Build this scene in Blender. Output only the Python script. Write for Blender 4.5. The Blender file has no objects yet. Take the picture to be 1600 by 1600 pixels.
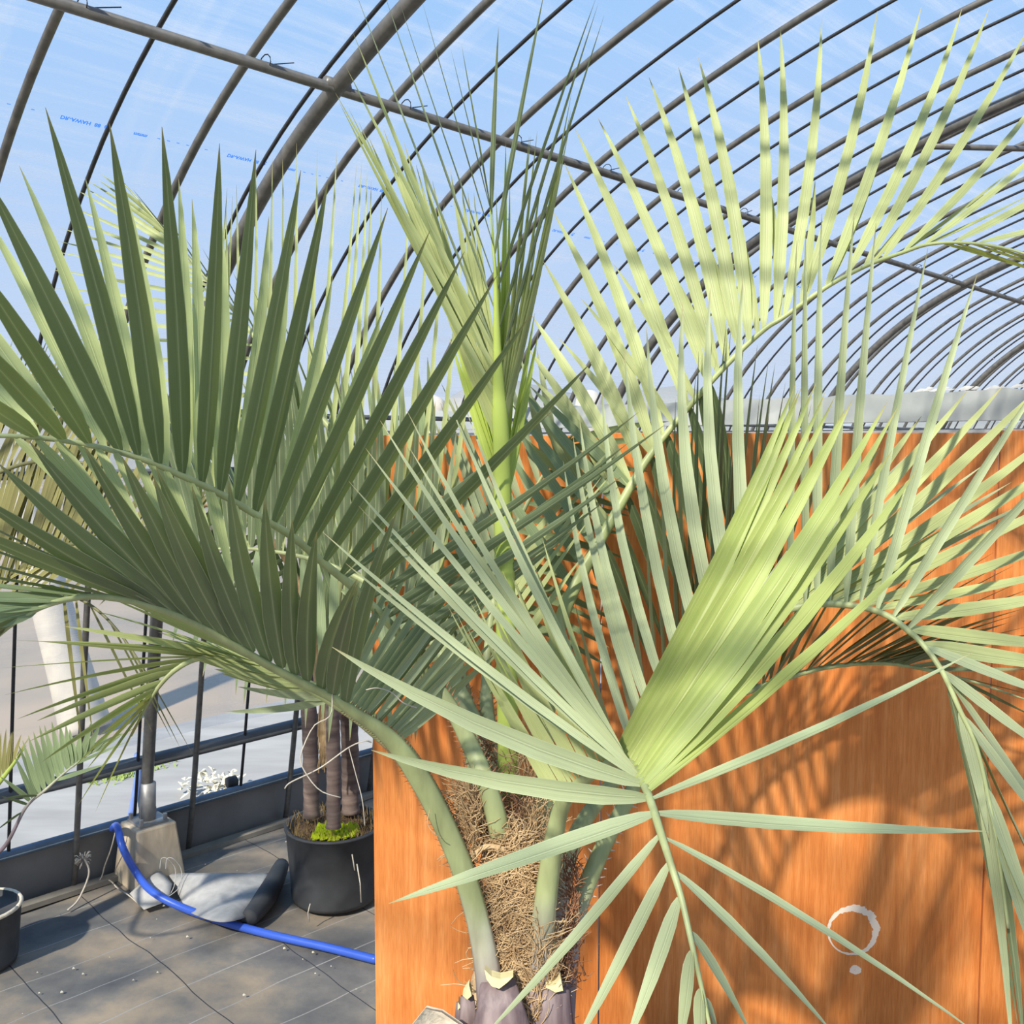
import bpy, math, random
from mathutils import Vector, Matrix
random.seed(7)
S = bpy.context.scene
COL = S.collection
# ------------------------------------------------------------------ camera, sky, sun, exposure
H = 1.8
PITCH = math.radians(4.27)
FPX = 1500.0
cam_d = bpy.data.cameras.new('camera'); cam_d.lens = FPX/1600*36; cam_d.sensor_width = 36
cam_d.clip_end = 400
cam = bpy.data.objects.new('camera', cam_d); COL.objects.link(cam)
cam.location = (0, 0, H); cam.rotation_euler = (math.pi/2-PITCH, 0, 0)
S.camera = cam
S.view_settings.view_transform = 'Standard'; S.view_settings.look = 'None'
S.view_settings.gamma = 1; S.view_settings.use_curve_mapping = False
S.view_settings.exposure = 0.0
w = bpy.data.worlds.new('sky'); S.world = w; w.use_nodes = True
nt = w.node_tree; nt.nodes.clear()
o_ = nt.nodes.new('ShaderNodeOutputWorld'); bg = nt.nodes.new('ShaderNodeBackground')
tc = nt.nodes.new('ShaderNodeTexCoord'); sx = nt.nodes.new('ShaderNodeSeparateXYZ'); cr = nt.nodes.new('ShaderNodeValToRGB')
nt.links.new(tc.outputs['Generated'], sx.inputs[0]); nt.links.new(sx.outputs['Z'], cr.inputs[0])
e = cr.color_ramp.elements
e[0].position = 0.0; e[0].color = (.66, .73, .84, 1); e[1].position = .8; e[1].color = (.22, .45, .88, 1)
k = e.new(.15); k.color = (.50, .65, .90, 1)
k = e.new(.40); k.color = (.33, .57, .93, 1)
nt.links.new(cr.outputs[0], bg.inputs['Color']); bg.inputs['Strength'].default_value = 1.05
nt.links.new(bg.outputs[0], o_.inputs[0])
SUN_DIR = Vector((-.50, -.80, .80)).normalized()      # towards the sun
sd = bpy.data.lights.new('sun', 'SUN'); sd.energy = 7.0; sd.color = (1, .93, .80); sd.angle = math.radians(1.8)
so = bpy.data.objects.new('sun', sd); COL.objects.link(so); so.rotation_euler = SUN_DIR.to_track_quat('Z', 'Y').to_euler()
so.location = (-4, -6, 9)
S.cycles.transparent_max_bounces = 16

CAMP = Vector((0, 0, H))
VR = Vector((1, 0, 0)); VU = Vector((0, math.sin(PITCH), math.cos(PITCH))); VF = Vector((0, math.cos(PITCH), -math.sin(PITCH)))
def P(px, py, d):
    """world position of a point measured in the photograph, at depth d metres"""
    return CAMP + VR*((px-800)/FPX*d) + VU*((800-py)/FPX*d) + VF*d
def ray(px, py): return VR*((px-800)/FPX) + VU*((800-py)/FPX) + VF
def on_z(px, py, z=0.0):
    r = ray(px, py); return CAMP + r*((z-H)/r.z)
# tunnel axes: A_ runs along the greenhouse, N_ points outwards through its left side
AX = Vector((.7038, .7104, 0)); NX = Vector((-.7104, .7038, 0))
def T(s, u, z): return AX*s + NX*u + Vector((0, 0, z))
def on_u(px, py, u):
    r = ray(px, py); return CAMP + r*(u/(r.dot(NX)))

# ------------------------------------------------------------------ material helpers
def mat(name):
    m = bpy.data.materials.new(name); m.use_nodes = True; t = m.node_tree
    return m, t, t.nodes['Principled BSDF']
def node(t, kind, **kw):
    n = t.nodes.new(kind)
    for a, b in kw.items():
        if hasattr(n, a): setattr(n, a, b)
        else: n.inputs[a].default_value = b
    return n
def ramp(t, src, stops):
    r = t.nodes.new('ShaderNodeValToRGB'); el = r.color_ramp.elements
    el[0].position, el[0].color = stops[0][0], (*stops[0][1], 1)
    el[1].position, el[1].color = stops[-1][0], (*stops[-1][1], 1)
    for p, c in stops[1:-1]:
        q = el.new(p); q.color = (*c, 1)
    t.links.new(src, r.inputs[0]); return r.outputs[0]
def noise(t, scale, detail=3, vec_scale=None, coord='Object', rough=.5, rot=None):
    c = t.nodes.new('ShaderNodeTexCoord'); v = c.outputs[coord]
    if vec_scale or rot:
        mp = t.nodes.new('ShaderNodeMapping')
        if vec_scale: mp.inputs['Scale'].default_value = vec_scale
        if rot: mp.inputs['Rotation'].default_value = rot
        t.links.new(v, mp.inputs[0]); v = mp.outputs[0]
    n = t.nodes.new('ShaderNodeTexNoise'); n.inputs['Scale'].default_value = scale; n.inputs['Detail'].default_value = detail
    n.inputs['Roughness'].default_value = rough
    t.links.new(v, n.inputs['Vector']); return n.outputs['Fac']
def bump(t, b, src, strength, dist=.01):
    n = t.nodes.new('ShaderNodeBump'); n.inputs['Strength'].default_value = strength; n.inputs['Distance'].default_value = dist
    t.links.new(src, n.inputs['Height']); t.links.new(n.outputs[0], b.inputs['Normal'])
def simple(name, c1, c2=None, rough=.6, metal=0, scale=20, bmp=.2, vs=None, spec=.5):
    m, t, b = mat(name); c2 = c2 or tuple(x*.8 for x in c1)
    n = noise(t, scale, 5, vs)
    t.links.new(ramp(t, n, [(.3, c2), (.7, c1)]), b.inputs['Base Color'])
    b.inputs['Roughness'].default_value = rough; b.inputs['Metallic'].default_value = metal
    b.inputs['Specular IOR Level'].default_value = spec
    if bmp: bump(t, b, n, bmp)
    return m
def leafmat(name, c, under, trans=.25, tcol=None, rough=.45, rnd=.14):
    """c: upper face, under: lower face, darkened to include its shade; UV runs across (x) and along (y) the blade"""
    m, t, b = mat(name)
    L_ = t.links
    uvn = t.nodes.new('ShaderNodeTexCoord')
    sep = t.nodes.new('ShaderNodeSeparateXYZ'); L_.new(uvn.outputs['UV'], sep.inputs[0])
    blotch = noise(t, 7, 4); veins = noise(t, 1.0, 3, (26, 1.2, 1), 'UV', .6)
    geo = t.nodes.new('ShaderNodeNewGeometry')
    def mixc(f, a, bb):
        x = t.nodes.new('ShaderNodeMix'); x.data_type = 'RGBA'
        for sock, v in ((0, f), (6, a), (7, bb)):
            if isinstance(v, (tuple, float, int)): x.inputs[sock].default_value = (*v, 1) if isinstance(v, tuple) else v
            else: L_.new(v, x.inputs[sock])
        return x.outputs[2]
    col = mixc(geo.outputs['Backfacing'], c, under)  # lower face is darkened: shade of the underside painted into the colour
    hs = t.nodes.new('ShaderNodeHueSaturation'); oi = t.nodes.new('ShaderNodeObjectInfo')
    mr = t.nodes.new('ShaderNodeMapRange'); mr.inputs['To Min'].default_value = 1-rnd; mr.inputs['To Max'].default_value = 1+rnd
    L_.new(oi.outputs['Random'], mr.inputs[0])
    m2 = t.nodes.new('ShaderNodeMapRange'); m2.inputs['From Min'].default_value = .3; m2.inputs['From Max'].default_value = .7
    m2.inputs['To Min'].default_value = .88; m2.inputs['To Max'].default_value = 1.10; L_.new(veins, m2.inputs[0])
    m3 = t.nodes.new('ShaderNodeMapRange'); m3.inputs['From Min'].default_value = .3; m3.inputs['From Max'].default_value = .7
    m3.inputs['To Min'].default_value = .90; m3.inputs['To Max'].default_value = 1.08; L_.new(blotch, m3.inputs[0])
    p = node(t, 'ShaderNodeMath', operation='MULTIPLY'); L_.new(mr.outputs[0], p.inputs[0]); L_.new(m2.outputs[0], p.inputs[1])
    p2 = node(t, 'ShaderNodeMath', operation='MULTIPLY'); L_.new(p.outputs[0], p2.inputs[0]); L_.new(m3.outputs[0], p2.inputs[1])
    L_.new(p2.outputs[0], hs.inputs['Value']); L_.new(col, hs.inputs['Color'])
    # pale midrib and margins
    a_ = node(t, 'ShaderNodeMath', operation='SUBTRACT'); L_.new(sep.outputs['X'], a_.inputs[0]); a_.inputs[1].default_value = .5
    a2 = node(t, 'ShaderNodeMath', operation='ABSOLUTE'); L_.new(a_.outputs[0], a2.inputs[0])
    rib = node(t, 'ShaderNodeMath', operation='LESS_THAN'); L_.new(a2.outputs[0], rib.inputs[0]); rib.inputs[1].default_value = .028
    edg = node(t, 'ShaderNodeMath', operation='GREATER_THAN'); L_.new(a2.outputs[0], edg.inputs[0]); edg.inputs[1].default_value = .465
    su = node(t, 'ShaderNodeMath', operation='ADD'); L_.new(rib.outputs[0], su.inputs[0]); L_.new(edg.outputs[0], su.inputs[1])
    sm = node(t, 'ShaderNodeMath', operation='MULTIPLY'); L_.new(su.outputs[0], sm.inputs[0]); sm.inputs[1].default_value = .34
    col2 = mixc(sm.outputs[0], hs.outputs[0], tuple(min(.9, x*1.35+.08) for x in c))
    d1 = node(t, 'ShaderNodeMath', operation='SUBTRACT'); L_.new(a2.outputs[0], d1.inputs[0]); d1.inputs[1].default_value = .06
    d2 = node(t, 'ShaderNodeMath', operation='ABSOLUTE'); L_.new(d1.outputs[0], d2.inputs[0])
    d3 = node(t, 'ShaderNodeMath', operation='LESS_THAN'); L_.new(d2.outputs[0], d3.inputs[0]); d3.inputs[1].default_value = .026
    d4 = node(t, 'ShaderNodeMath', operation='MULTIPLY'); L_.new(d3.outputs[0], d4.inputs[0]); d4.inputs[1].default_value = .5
    col2 = mixc(d4.outputs[0], col2, tuple(x*.55 for x in c))  # crease shade painted as dark bands either side of the midrib
    # straw coloured tip
    tp = t.nodes.new('ShaderNodeMapRange'); tp.inputs['From Min'].default_value = .93; tp.inputs['From Max'].default_value = 1.0; tp.inputs['To Max'].default_value = .8
    L_.new(sep.outputs['Y'], tp.inputs[0]); col3 = mixc(tp.outputs[0], col2, (.45, .33, .14))
    L_.new(col3, b.inputs['Base Color'])
    b.inputs['Roughness'].default_value = rough; b.inputs['Specular IOR Level'].default_value = .35
    bump(t, b, veins, .25, .002)
    tr = t.nodes.new('ShaderNodeBsdfTranslucent'); tr.inputs[0].default_value = (*(tcol or c), 1)
    mx = t.nodes.new('ShaderNodeMixShader'); mx.inputs[0].default_value = trans
    L_.new(b.outputs[0], mx.inputs[1]); L_.new(tr.outputs[0], mx.inputs[2])
    L_.new(mx.outputs[0], t.nodes['Material Output'].inputs[0])
    return m
M = {}
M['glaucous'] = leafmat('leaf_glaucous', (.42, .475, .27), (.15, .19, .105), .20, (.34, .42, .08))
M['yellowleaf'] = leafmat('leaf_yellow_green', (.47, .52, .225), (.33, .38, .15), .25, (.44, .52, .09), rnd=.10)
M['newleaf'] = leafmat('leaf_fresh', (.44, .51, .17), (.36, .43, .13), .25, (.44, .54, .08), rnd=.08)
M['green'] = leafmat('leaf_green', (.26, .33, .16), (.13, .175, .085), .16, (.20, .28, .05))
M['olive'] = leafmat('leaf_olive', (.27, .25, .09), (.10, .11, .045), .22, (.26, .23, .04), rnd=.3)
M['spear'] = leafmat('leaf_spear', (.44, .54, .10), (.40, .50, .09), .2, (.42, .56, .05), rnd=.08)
M['rachis'] = simple('rachis', (.46, .50, .22), (.35, .41, .17), .45, scale=12, bmp=.05)
M['petiole'] = simple('petiole', (.36, .43, .20), (.27, .35, .18), .5, scale=9, bmp=.1)
def petmat():
    m, t, b = mat('petiole'); n = noise(t, 9, 4, (1, 1, .4))
    c = t.nodes.new('ShaderNodeTexCoord'); sp = t.nodes.new('ShaderNodeSeparateXYZ'); t.links.new(c.outputs['Object'], sp.inputs[0])
    ad = node(t, 'ShaderNodeMath', operation='MULTIPLY_ADD'); t.links.new(n, ad.inputs[0]); ad.inputs[1].default_value = .25; t.links.new(sp.outputs['Z'], ad.inputs[2])
    g = ramp(t, ad.outputs[0], [(.60, (.16, .10, .12)), (.78, (.34, .28, .30)), (.93, (.44, .45, .30)), (1.0, (.38, .43, .20))])
    n2 = ramp(t, noise(t, 26, 6, (1, 1, .25)), [(.3, (.68, .66, .64)), (.7, (1.12, 1.12, 1.12))])
    x = t.nodes.new('ShaderNodeMix'); x.data_type = 'RGBA'; x.blend_type = 'MULTIPLY'; x.inputs[0].default_value = 1
    t.links.new(g, x.inputs[6]); t.links.new(n2, x.inputs[7]); t.links.new(x.outputs[2], b.inputs['Base Color']); b.inputs['Roughness'].default_value = .5
    return m
M['petiole'] = petmat()
M['fiber'] = simple('palm_fiber', (.68, .49, .27), (.40, .25, .12), .85, scale=26, bmp=.5)
M['fiberdark'] = simple('palm_fiber_red', (.42, .20, .10), (.20, .09, .045), .85, scale=26, bmp=.5)
M['stub'] = simple('stub_bark', (.34, .26, .25), (.07, .04, .05), .6, scale=30, bmp=.6, vs=(1, 1, .12))
M['cut'] = simple('cut_face', (.80, .72, .42), (.66, .58, .30), .7, scale=40)
M['trunkbg'] = simple('ringed_trunk', (.24, .18, .15), (.12, .08, .07), .8, scale=6, bmp=.4, vs=(1, 1, 8))
M['galv'] = simple('galvanised_pipe', (.20, .19, .17), (.115, .11, .105), .45, .35, scale=30, bmp=.05)
M['railpipe'] = simple('dark_rail_pipe', (.13, .14, .15), (.09, .10, .11), .5, .2, scale=12, bmp=.05)
M['bluepipe'] = simple('blue_grey_pipe', (.16, .22, .29), (.11, .15, .20), .5, .1, scale=12, bmp=.05)
M['strap'] = simple('black_strap', (.035, .035, .04), (.02, .02, .02), .6, scale=60)
M['concrete'] = simple('concrete', (.78, .64, .45), (.42, .33, .23), .9, scale=14, bmp=.5, vs=(1, 1, .35))
M['skirt'] = simple('grey_skirt', (.25, .235, .215), (.18, .17, .16), .7, scale=5, bmp=.1)
M['potplastic'] = simple('black_grow_bag', (.065, .068, .072), (.035, .037, .04), .7, scale=10, bmp=.3)
M['moss'] = simple('moss', (.62, .72, .02), (.40, .50, .02), .9, scale=60, bmp=.8)
M['mulch'] = simple('mulch', (.22, .13, .07), (.10, .06, .03), .95, scale=50, bmp=.9)
M['hose'] = simple('blue_hose', (.05, .13, .62), (.04, .11, .52), .35, scale=8, bmp=0)
M['hoseout'] = simple('pale_blue_hose', (.16, .25, .60), (.12, .2, .5), .4, scale=8, bmp=0)
M['whitecloth'] = simple('white_cloth', (.56, .54, .50), (.42, .41, .39), .9, scale=18, bmp=.3)
M['feltgrey'] = simple('grey_felt', (.46, .45, .43), (.34, .335, .325), .95, scale=24, bmp=.3)
M['string'] = simple('string', (.60, .54, .45), (.45, .4, .33), .9, scale=60)
M['burlap'] = simple('burlap', (.85, .75, .58), (.66, .56, .42), .95, scale=70, bmp=.25)
M['whitepost'] = simple('white_paint', (.62, .57, .48), (.5, .46, .4), .7, scale=8)
M['beam'] = simple('film_wrapped_beam', (.50, .52, .50), (.30, .33, .33), .35, scale=5, bmp=.4, vs=(1, 1, 1))
M['straw'] = simple('pale_husk', (.80, .76, .60), (.6, .55, .4), .9, scale=40)
M['weed'] = simple('weed_green', (.30, .40, .10), (.2, .28, .08), .9, scale=40)
M['steelplate'] = simple('steel_plate', (.42, .41, .39), (.3, .29, .28), .5, .4, scale=30, bmp=.1)

def inkmat():
    m, t, b = mat('blue_ink'); tr = node(t, 'ShaderNodeBsdfTranslucent'); tr.inputs[0].default_value = (.06, .26, .80, 1)
    b.inputs['Base Color'].default_value = (.05, .24, .75, 1)
    x = t.nodes.new('ShaderNodeMixShader'); x.inputs[0].default_value = .75
    t.links.new(b.outputs[0], x.inputs[1]); t.links.new(tr.outputs[0], x.inputs[2]); t.links.new(x.outputs[0], t.nodes['Material Output'].inputs[0]); return m
M['ink'] = inkmat()
# plastic film: mostly clear, hazy with streaks
def filmmat(name, base, spread, tint):
    m = bpy.data.materials.new(name); m.use_nodes = True; t = m.node_tree; t.nodes.clear()
    out = t.nodes.new('ShaderNodeOutputMaterial')
    tr = node(t, 'ShaderNodeBsdfTransparent'); tr.inputs[0].default_value = (*tint, 1)
    di = node(t, 'ShaderNodeBsdfTranslucent'); di.inputs[0].default_value = (.86, .88, .92, 1)
    df = node(t, 'ShaderNodeBsdfDiffuse'); df.inputs[0].default_value = (.80, .82, .86, 1)
    ha = t.nodes.new('ShaderNodeMixShader'); ha.inputs[0].default_value = .5
    t.links.new(di.outputs[0], ha.inputs[1]); t.links.new(df.outputs[0], ha.inputs[2])
    a = noise(t, 1.6, 7, (.35, 6.5, 1), 'UV', .72)
    b = noise(t, 1.0, 4, (4.2, .28, 1), 'UV', .6)
    c = noise(t, .35, 3, (1, 1, 1), 'UV')
    ra = ramp(t, a, [(.47, (0, 0, 0)), (.72, (1, 1, 1))]); rb = ramp(t, b, [(.53, (0, 0, 0)), (.70, (1, 1, 1))])
    s1 = node(t, 'ShaderNodeMath', operation='MULTIPLY'); t.links.new(ra, s1.inputs[0]); s1.inputs[1].default_value = spread
    s2 = node(t, 'ShaderNodeMath', operation='MULTIPLY'); t.links.new(rb, s2.inputs[0]); s2.inputs[1].default_value = spread*.8
    s3 = node(t, 'ShaderNodeMath', operation='ADD'); t.links.new(s1.outputs[0], s3.inputs[0]); t.links.new(s2.outputs[0], s3.inputs[1])
    s4 = node(t, 'ShaderNodeMath', operation='MULTIPLY_ADD'); t.links.new(c, s4.inputs[0]); s4.inputs[1].default_value = spread*.25; s4.inputs[2].default_value = base
    s5 = node(t, 'ShaderNodeMath', operation='ADD', use_clamp=True); t.links.new(s3.outputs[0], s5.inputs[0]); t.links.new(s4.outputs[0], s5.inputs[1])
    mx = t.nodes.new('ShaderNodeMixShader'); t.links.new(s5.outputs[0], mx.inputs[0])
    t.links.new(tr.outputs[0], mx.inputs[1]); t.links.new(ha.outputs[0], mx.inputs[2])
    t.links.new(mx.outputs[0], out.inputs[0]); return m
M['film'] = filmmat('greenhouse_film', .03, .50, (.97, .985, 1))
M['sidefilm'] = filmmat('side_film', .20, .16, (.97, .97, .97))

# weed mat floor with woven guide lines
def floormat():
    m, t, b = mat('weed_mat')
    c = t.nodes.new('ShaderNodeTexCoord'); mp = t.nodes.new('ShaderNodeMapping')
    mp.inputs['Rotation'].default_value = (0, 0, -math.atan2(AX.y, AX.x))
    t.links.new(c.outputs['Object'], mp.inputs[0])
    wob = t.nodes.new('ShaderNodeTexNoise'); wob.inputs['Scale'].default_value = 2.2; t.links.new(mp.outputs[0], wob.inputs['Vector'])
    sep = t.nodes.new('ShaderNodeSeparateXYZ'); t.links.new(mp.outputs[0], sep.inputs[0])
    def lines(out, period, width, off):
        q = node(t, 'ShaderNodeMath', operation='MULTIPLY_ADD'); t.links.new(wob.outputs['Fac'], q.inputs[0]); q.inputs[1].default_value = .06
        t.links.new(out, q.inputs[2])
        a1 = node(t, 'ShaderNodeMath', operation='MULTIPLY_ADD'); t.links.new(q.outputs[0], a1.inputs[0]); a1.inputs[1].default_value = 1/period; a1.inputs[2].default_value = off
        f = node(t, 'ShaderNodeMath', operation='FRACT'); t.links.new(a1.outputs[0], f.inputs[0])
        l = node(t, 'ShaderNodeMath', operation='LESS_THAN'); t.links.new(f.outputs[0], l.inputs[0]); l.inputs[1].default_value = width/period
        return l.outputs[0]
    l1 = lines(sep.outputs['Y'], .20, .0045, .25); l2 = lines(sep.outputs['X'], .37, .004, .1)
    n = noise(t, 2.2, 6, None, 'Object', .6); n2 = noise(t, 60, 2)
    base = ramp(t, n, [(.33, (.095, .094, .095)), (.48, (.18, .168, .15)), (.62, (.34, .27, .19)), (.72, (.26, .235, .20))])
    m1 = t.nodes.new('ShaderNodeMix'); m1.data_type = 'RGBA'; t.links.new(l1, m1.inputs[0]); t.links.new(base, m1.inputs[6]); m1.inputs[7].default_value = (.34, .32, .29, 1)
    m2 = t.nodes.new('ShaderNodeMix'); m2.data_type = 'RGBA'; t.links.new(l2, m2.inputs[0]); t.links.new(m1.outputs[2], m2.inputs[6]); m2.inputs[7].default_value = (.04, .04, .045, 1)
    t.links.new(m2.outputs[2], b.inputs['Base Color']); b.inputs['Roughness'].default_value = .75
    bump(t, b, n2, .25, .004); return m
M['floor'] = floormat()
def plymat(name, ring=None):
    m, t, b = mat(name)
    n = noise(t, 3.0, 8, (14, 1, .7), 'Object', .62); n2 = noise(t, 2.2, 4, (1, 1, 1)); n3 = noise(t, 60, 3, (6, 1, .35))
    g = ramp(t, n, [(.25, (.62, .19, .045)), (.5, (.76, .27, .070)), (.75, (.88, .38, .13))])
    g2 = ramp(t, n2, [(.3, (.78, .66, .56)), (.5, (.96, .93, .90)), (.72, (1.06, 1.12, 1.25))])
    g3 = ramp(t, n3, [(.3, (.86, .80, .74)), (.6, (1, 1, 1))])
    a = t.nodes.new('ShaderNodeMix'); a.data_type = 'RGBA'; a.blend_type = 'MULTIPLY'; a.inputs[0].default_value = 1
    t.links.new(g, a.inputs[6]); t.links.new(g2, a.inputs[7])
    a2 = t.nodes.new('ShaderNodeMix'); a2.data_type = 'RGBA'; a2.blend_type = 'MULTIPLY'; a2.inputs[0].default_value = 1
    t.links.new(a.outputs[2], a2.inputs[6]); t.links.new(g3, a2.inputs[7]); col = a2.outputs[2]
    if ring:
        c = t.nodes.new('ShaderNodeTexCoord')
        def spot(cx, cz, r0, thick, nscale, cut, ax=1.0):
            v = node(t, 'ShaderNodeVectorMath', operation='SUBTRACT'); t.links.new(c.outputs['Object'], v.inputs[0]); v.inputs[1].default_value = (cx, 0, cz)
            v2 = node(t, 'ShaderNodeVectorMath', operation='MULTIPLY'); t.links.new(v.outputs[0], v2.inputs[0]); v2.inputs[1].default_value = (1, 0, ax)
            ln = node(t, 'ShaderNodeVectorMath', operation='LENGTH'); t.links.new(v2.outputs[0], ln.inputs[0])
            nz = noise(t, nscale, 3)
            q = node(t, 'ShaderNodeMath', operation='SUBTRACT'); t.links.new(ln.outputs['Value'], q.inputs[0]); q.inputs[1].default_value = r0
            ab = node(t, 'ShaderNodeMath', operation='ABSOLUTE'); t.links.new(q.outputs[0], ab.inputs[0])
            sp = t.nodes.new('ShaderNodeSeparateXYZ'); t.links.new(v.outputs[0], sp.inputs[0])
            sm = node(t, 'ShaderNodeMath', operation='ADD'); t.links.new(sp.outputs['X'], sm.inputs[0]); t.links.new(sp.outputs['Z'], sm.inputs[1])
            w1 = node(t, 'ShaderNodeMath', operation='MULTIPLY_ADD'); t.links.new(sm.outputs[0], w1.inputs[0]); w1.inputs[1].default_value = cut; w1.inputs[2].default_value = thick
            w2 = node(t, 'ShaderNodeMath', operation='MULTIPLY'); t.links.new(w1.outputs[0], w2.inputs[0]); t.links.new(nz, w2.inputs[1])
            l = node(t, 'ShaderNodeMath', operation='LESS_THAN'); t.links.new(ab.outputs[0], l.inputs[0]); t.links.new(w2.outputs[0], l.inputs[1])
            return l.outputs[0]
        f = spot(ring[0], ring[1], .072, .013, 70, .09)
        mx = t.nodes.new('ShaderNodeMix'); mx.data_type = 'RGBA'; t.links.new(f, mx.inputs[0]); t.links.new(col, mx.inputs[6]); mx.inputs[7].default_value = (.86, .72, .58, 1); col = mx.outputs[2]
        f = spot(ring[0]+.012, ring[1]-.122, .008, .016, 60, .1)
        mx = t.nodes.new('ShaderNodeMix'); mx.data_type = 'RGBA'; t.links.new(f, mx.inputs[0]); t.links.new(col, mx.inputs[6]); mx.inputs[7].default_value = (.86, .72, .58, 1); col = mx.outputs[2]
    t.links.new(col, b.inputs['Base Color']); b.inputs['Roughness'].default_value = .42
    b.inputs['Specular IOR Level'].default_value = .3
    bump(t, b, n3, .12, .003); return m

# ------------------------------------------------------------------ object helpers
def tag(o, label=None, cat=None, group=None, kind=None):
    if label: o['label'] = label
    if cat: o['category'] = cat
    if group: o['group'] = group
    if kind: o['kind'] = kind
    return o
def mesh(name, V, Fc, m=None, parent=None, smooth=True, uv=None):
    me = bpy.data.meshes.new(name); me.from_pydata([tuple(v) for v in V], [], Fc)
    if smooth: me.polygons.foreach_set('use_smooth', [True]*len(me.polygons))
    if m: me.materials.append(m)
    if uv:
        l = me.uv_layers.new(name='UVMap')
        for lp in me.loops: l.data[lp.index].uv = uv[lp.vertex_index]
    o = bpy.data.objects.new(name, me); COL.objects.link(o)
    if parent: setp(o, parent)
    return o
def setp(o, parent):
    # meshes are written in world coordinates, so only empties have an offset to undo
    o.parent = parent; o.matrix_parent_inverse = Matrix.Translation(-Vector(parent.location)) if parent.type == 'EMPTY' else Matrix()
def empty(name, loc, **kw):
    o = bpy.data.objects.new(name, None); COL.objects.link(o); o.location = loc; o.empty_display_size = .1
    tag(o, **kw); return o
def frame(t, ref):
    a = t.cross(ref)
    if a.length < 1e-4: a = t.cross(Vector((.3, 1, .2)))
    a.normalize(); return a, a.cross(t).normalized()
def tube(pts, r, n=8, ref=Vector((0, 0, 1)), cap=True, flat=None):
    """r: number or list of (a, b) half axes; returns verts, faces"""
    V = []; Fc = []; L = len(pts)
    for i, p in enumerate(pts):
        t = (pts[min(i+1, L-1)]-pts[max(i-1, 0)]).normalized(); A, B = frame(t, ref)
        ra = r[i] if isinstance(r, list) else r
        if not isinstance(ra, tuple): ra = (ra, ra)
        for k in range(n):
            th = 2*math.pi*k/n; V.append(p + A*(math.cos(th)*ra[0]) + B*(math.sin(th)*ra[1]))
    for i in range(L-1):
        for k in range(n):
            k2 = (k+1) % n; Fc.append((i*n+k, i*n+k2, (i+1)*n+k2, (i+1)*n+k))
    if cap: Fc.append(tuple(range(n))[::-1]); Fc.append(tuple((L-1)*n+k for k in range(n)))
    return V, Fc
def merge(parts):
    V = []; Fc = []
    for v, f in parts:
        o = len(V); V += list(v); Fc += [tuple(i+o for i in q) for q in f]
    return V, Fc
def catmull(pts, n):
    out = []; L = len(pts); seg = L-1
    for i in range(n+1):
        x = i/n*seg; k_ = min(int(x), seg-1); f = x-k_
        p0 = pts[max(k_-1, 0)]; p1 = pts[k_]; p2 = pts[k_+1]; p3 = pts[min(k_+2, L-1)]
        out.append(.5*((2*p1)+(p2-p0)*f+(2*p0-5*p1+4*p2-p3)*f*f+(3*p1-p0-3*p2+p3)*f**3))
    return out
def box(c, sx_, sy, sz, xa=Vector((1, 0, 0)), ya=Vector((0, 1, 0)), bev=0):
    za = Vector((0, 0, 1)); V = []
    for k_ in (-1, 1):
        for j in (-1, 1):
            for i in (-1, 1): V.append(c + xa*(i*sx_/2) + ya*(j*sy/2) + za*(k_*sz/2))
    return V, [(0, 2, 3, 1), (4, 5, 7, 6), (0, 1, 5, 4), (2, 6, 7, 3), (0, 4, 6, 2), (1, 3, 7, 5)]
def bevel(o, wd, seg=2):
    md = o.modifiers.new('bevel', 'BEVEL'); md.width = wd; md.segments = seg; md.limit_method = 'ANGLE'
def lathe(c, prof, n=32, jit=0):
    V = []; Fc = []
    for r, z in prof:
        for k_ in range(n):
            th = 2*math.pi*k_/n; rr = r*(1+random.uniform(-jit, jit)); V.append(c+Vector((rr*math.cos(th), rr*math.sin(th), z)))
    for i in range(len(prof)-1):
        for k_ in range(n):
            k2 = (k_+1) % n; Fc.append((i*n+k_, i*n+k2, (i+1)*n+k2, (i+1)*n+k_))
    Fc.append(tuple(range(n))[::-1]); Fc.append(tuple((len(prof)-1)*n+k_ for k_ in range(n)))
    return V, Fc

# ------------------------------------------------------------------ setting: ground, floor
WU = 3.90
def quad(name, pts, m, **kw):
    o = mesh(name, pts, [(0, 1, 2, 3)], m, smooth=False); tag(o, **kw); return o
soil = simple('dry_soil', (.48, .37, .26), (.24, .22, .18), .95, scale=.55, bmp=.3)
quad('ground', [Vector((-90, -60, -.06)), Vector((90, -60, -.06)), Vector((90, 120, -.06)), Vector((-90, 120, -.06))], soil, kind='structure')
# floor as a gently rumpled sheet
NS, NU = 60, 34; V = []; Fc = []
for i in range(NS+1):
    for j in range(NU+1):
        s = -5+i*.25; u = -3.9+j*(7.78/NU)
        V.append(T(s, u, 0) + Vector((0, 0, -.010+.009*math.sin(s*3.1+u*1.3)*math.sin(u*4.2+s))))
for i in range(NS):
    for j in range(NU):
        q = i*(NU+1)+j; Fc.append((q, q+NU+1, q+NU+2, q+1))
fl = mesh('floor', V, Fc, M['floor']); tag(fl, kind='structure')
quad('floor_outside_mat', [T(-6, WU+.05, -.02), T(30, WU+.05, -.02), T(30, WU+1.9, -.02), T(-6, WU+1.9, -.02)],
     simple('pale_ground_fabric', (.40, .395, .375), (.29, .285, .275), .9, scale=1.6, bmp=.1, vs=(1, 4, 1)), kind='structure')
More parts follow.
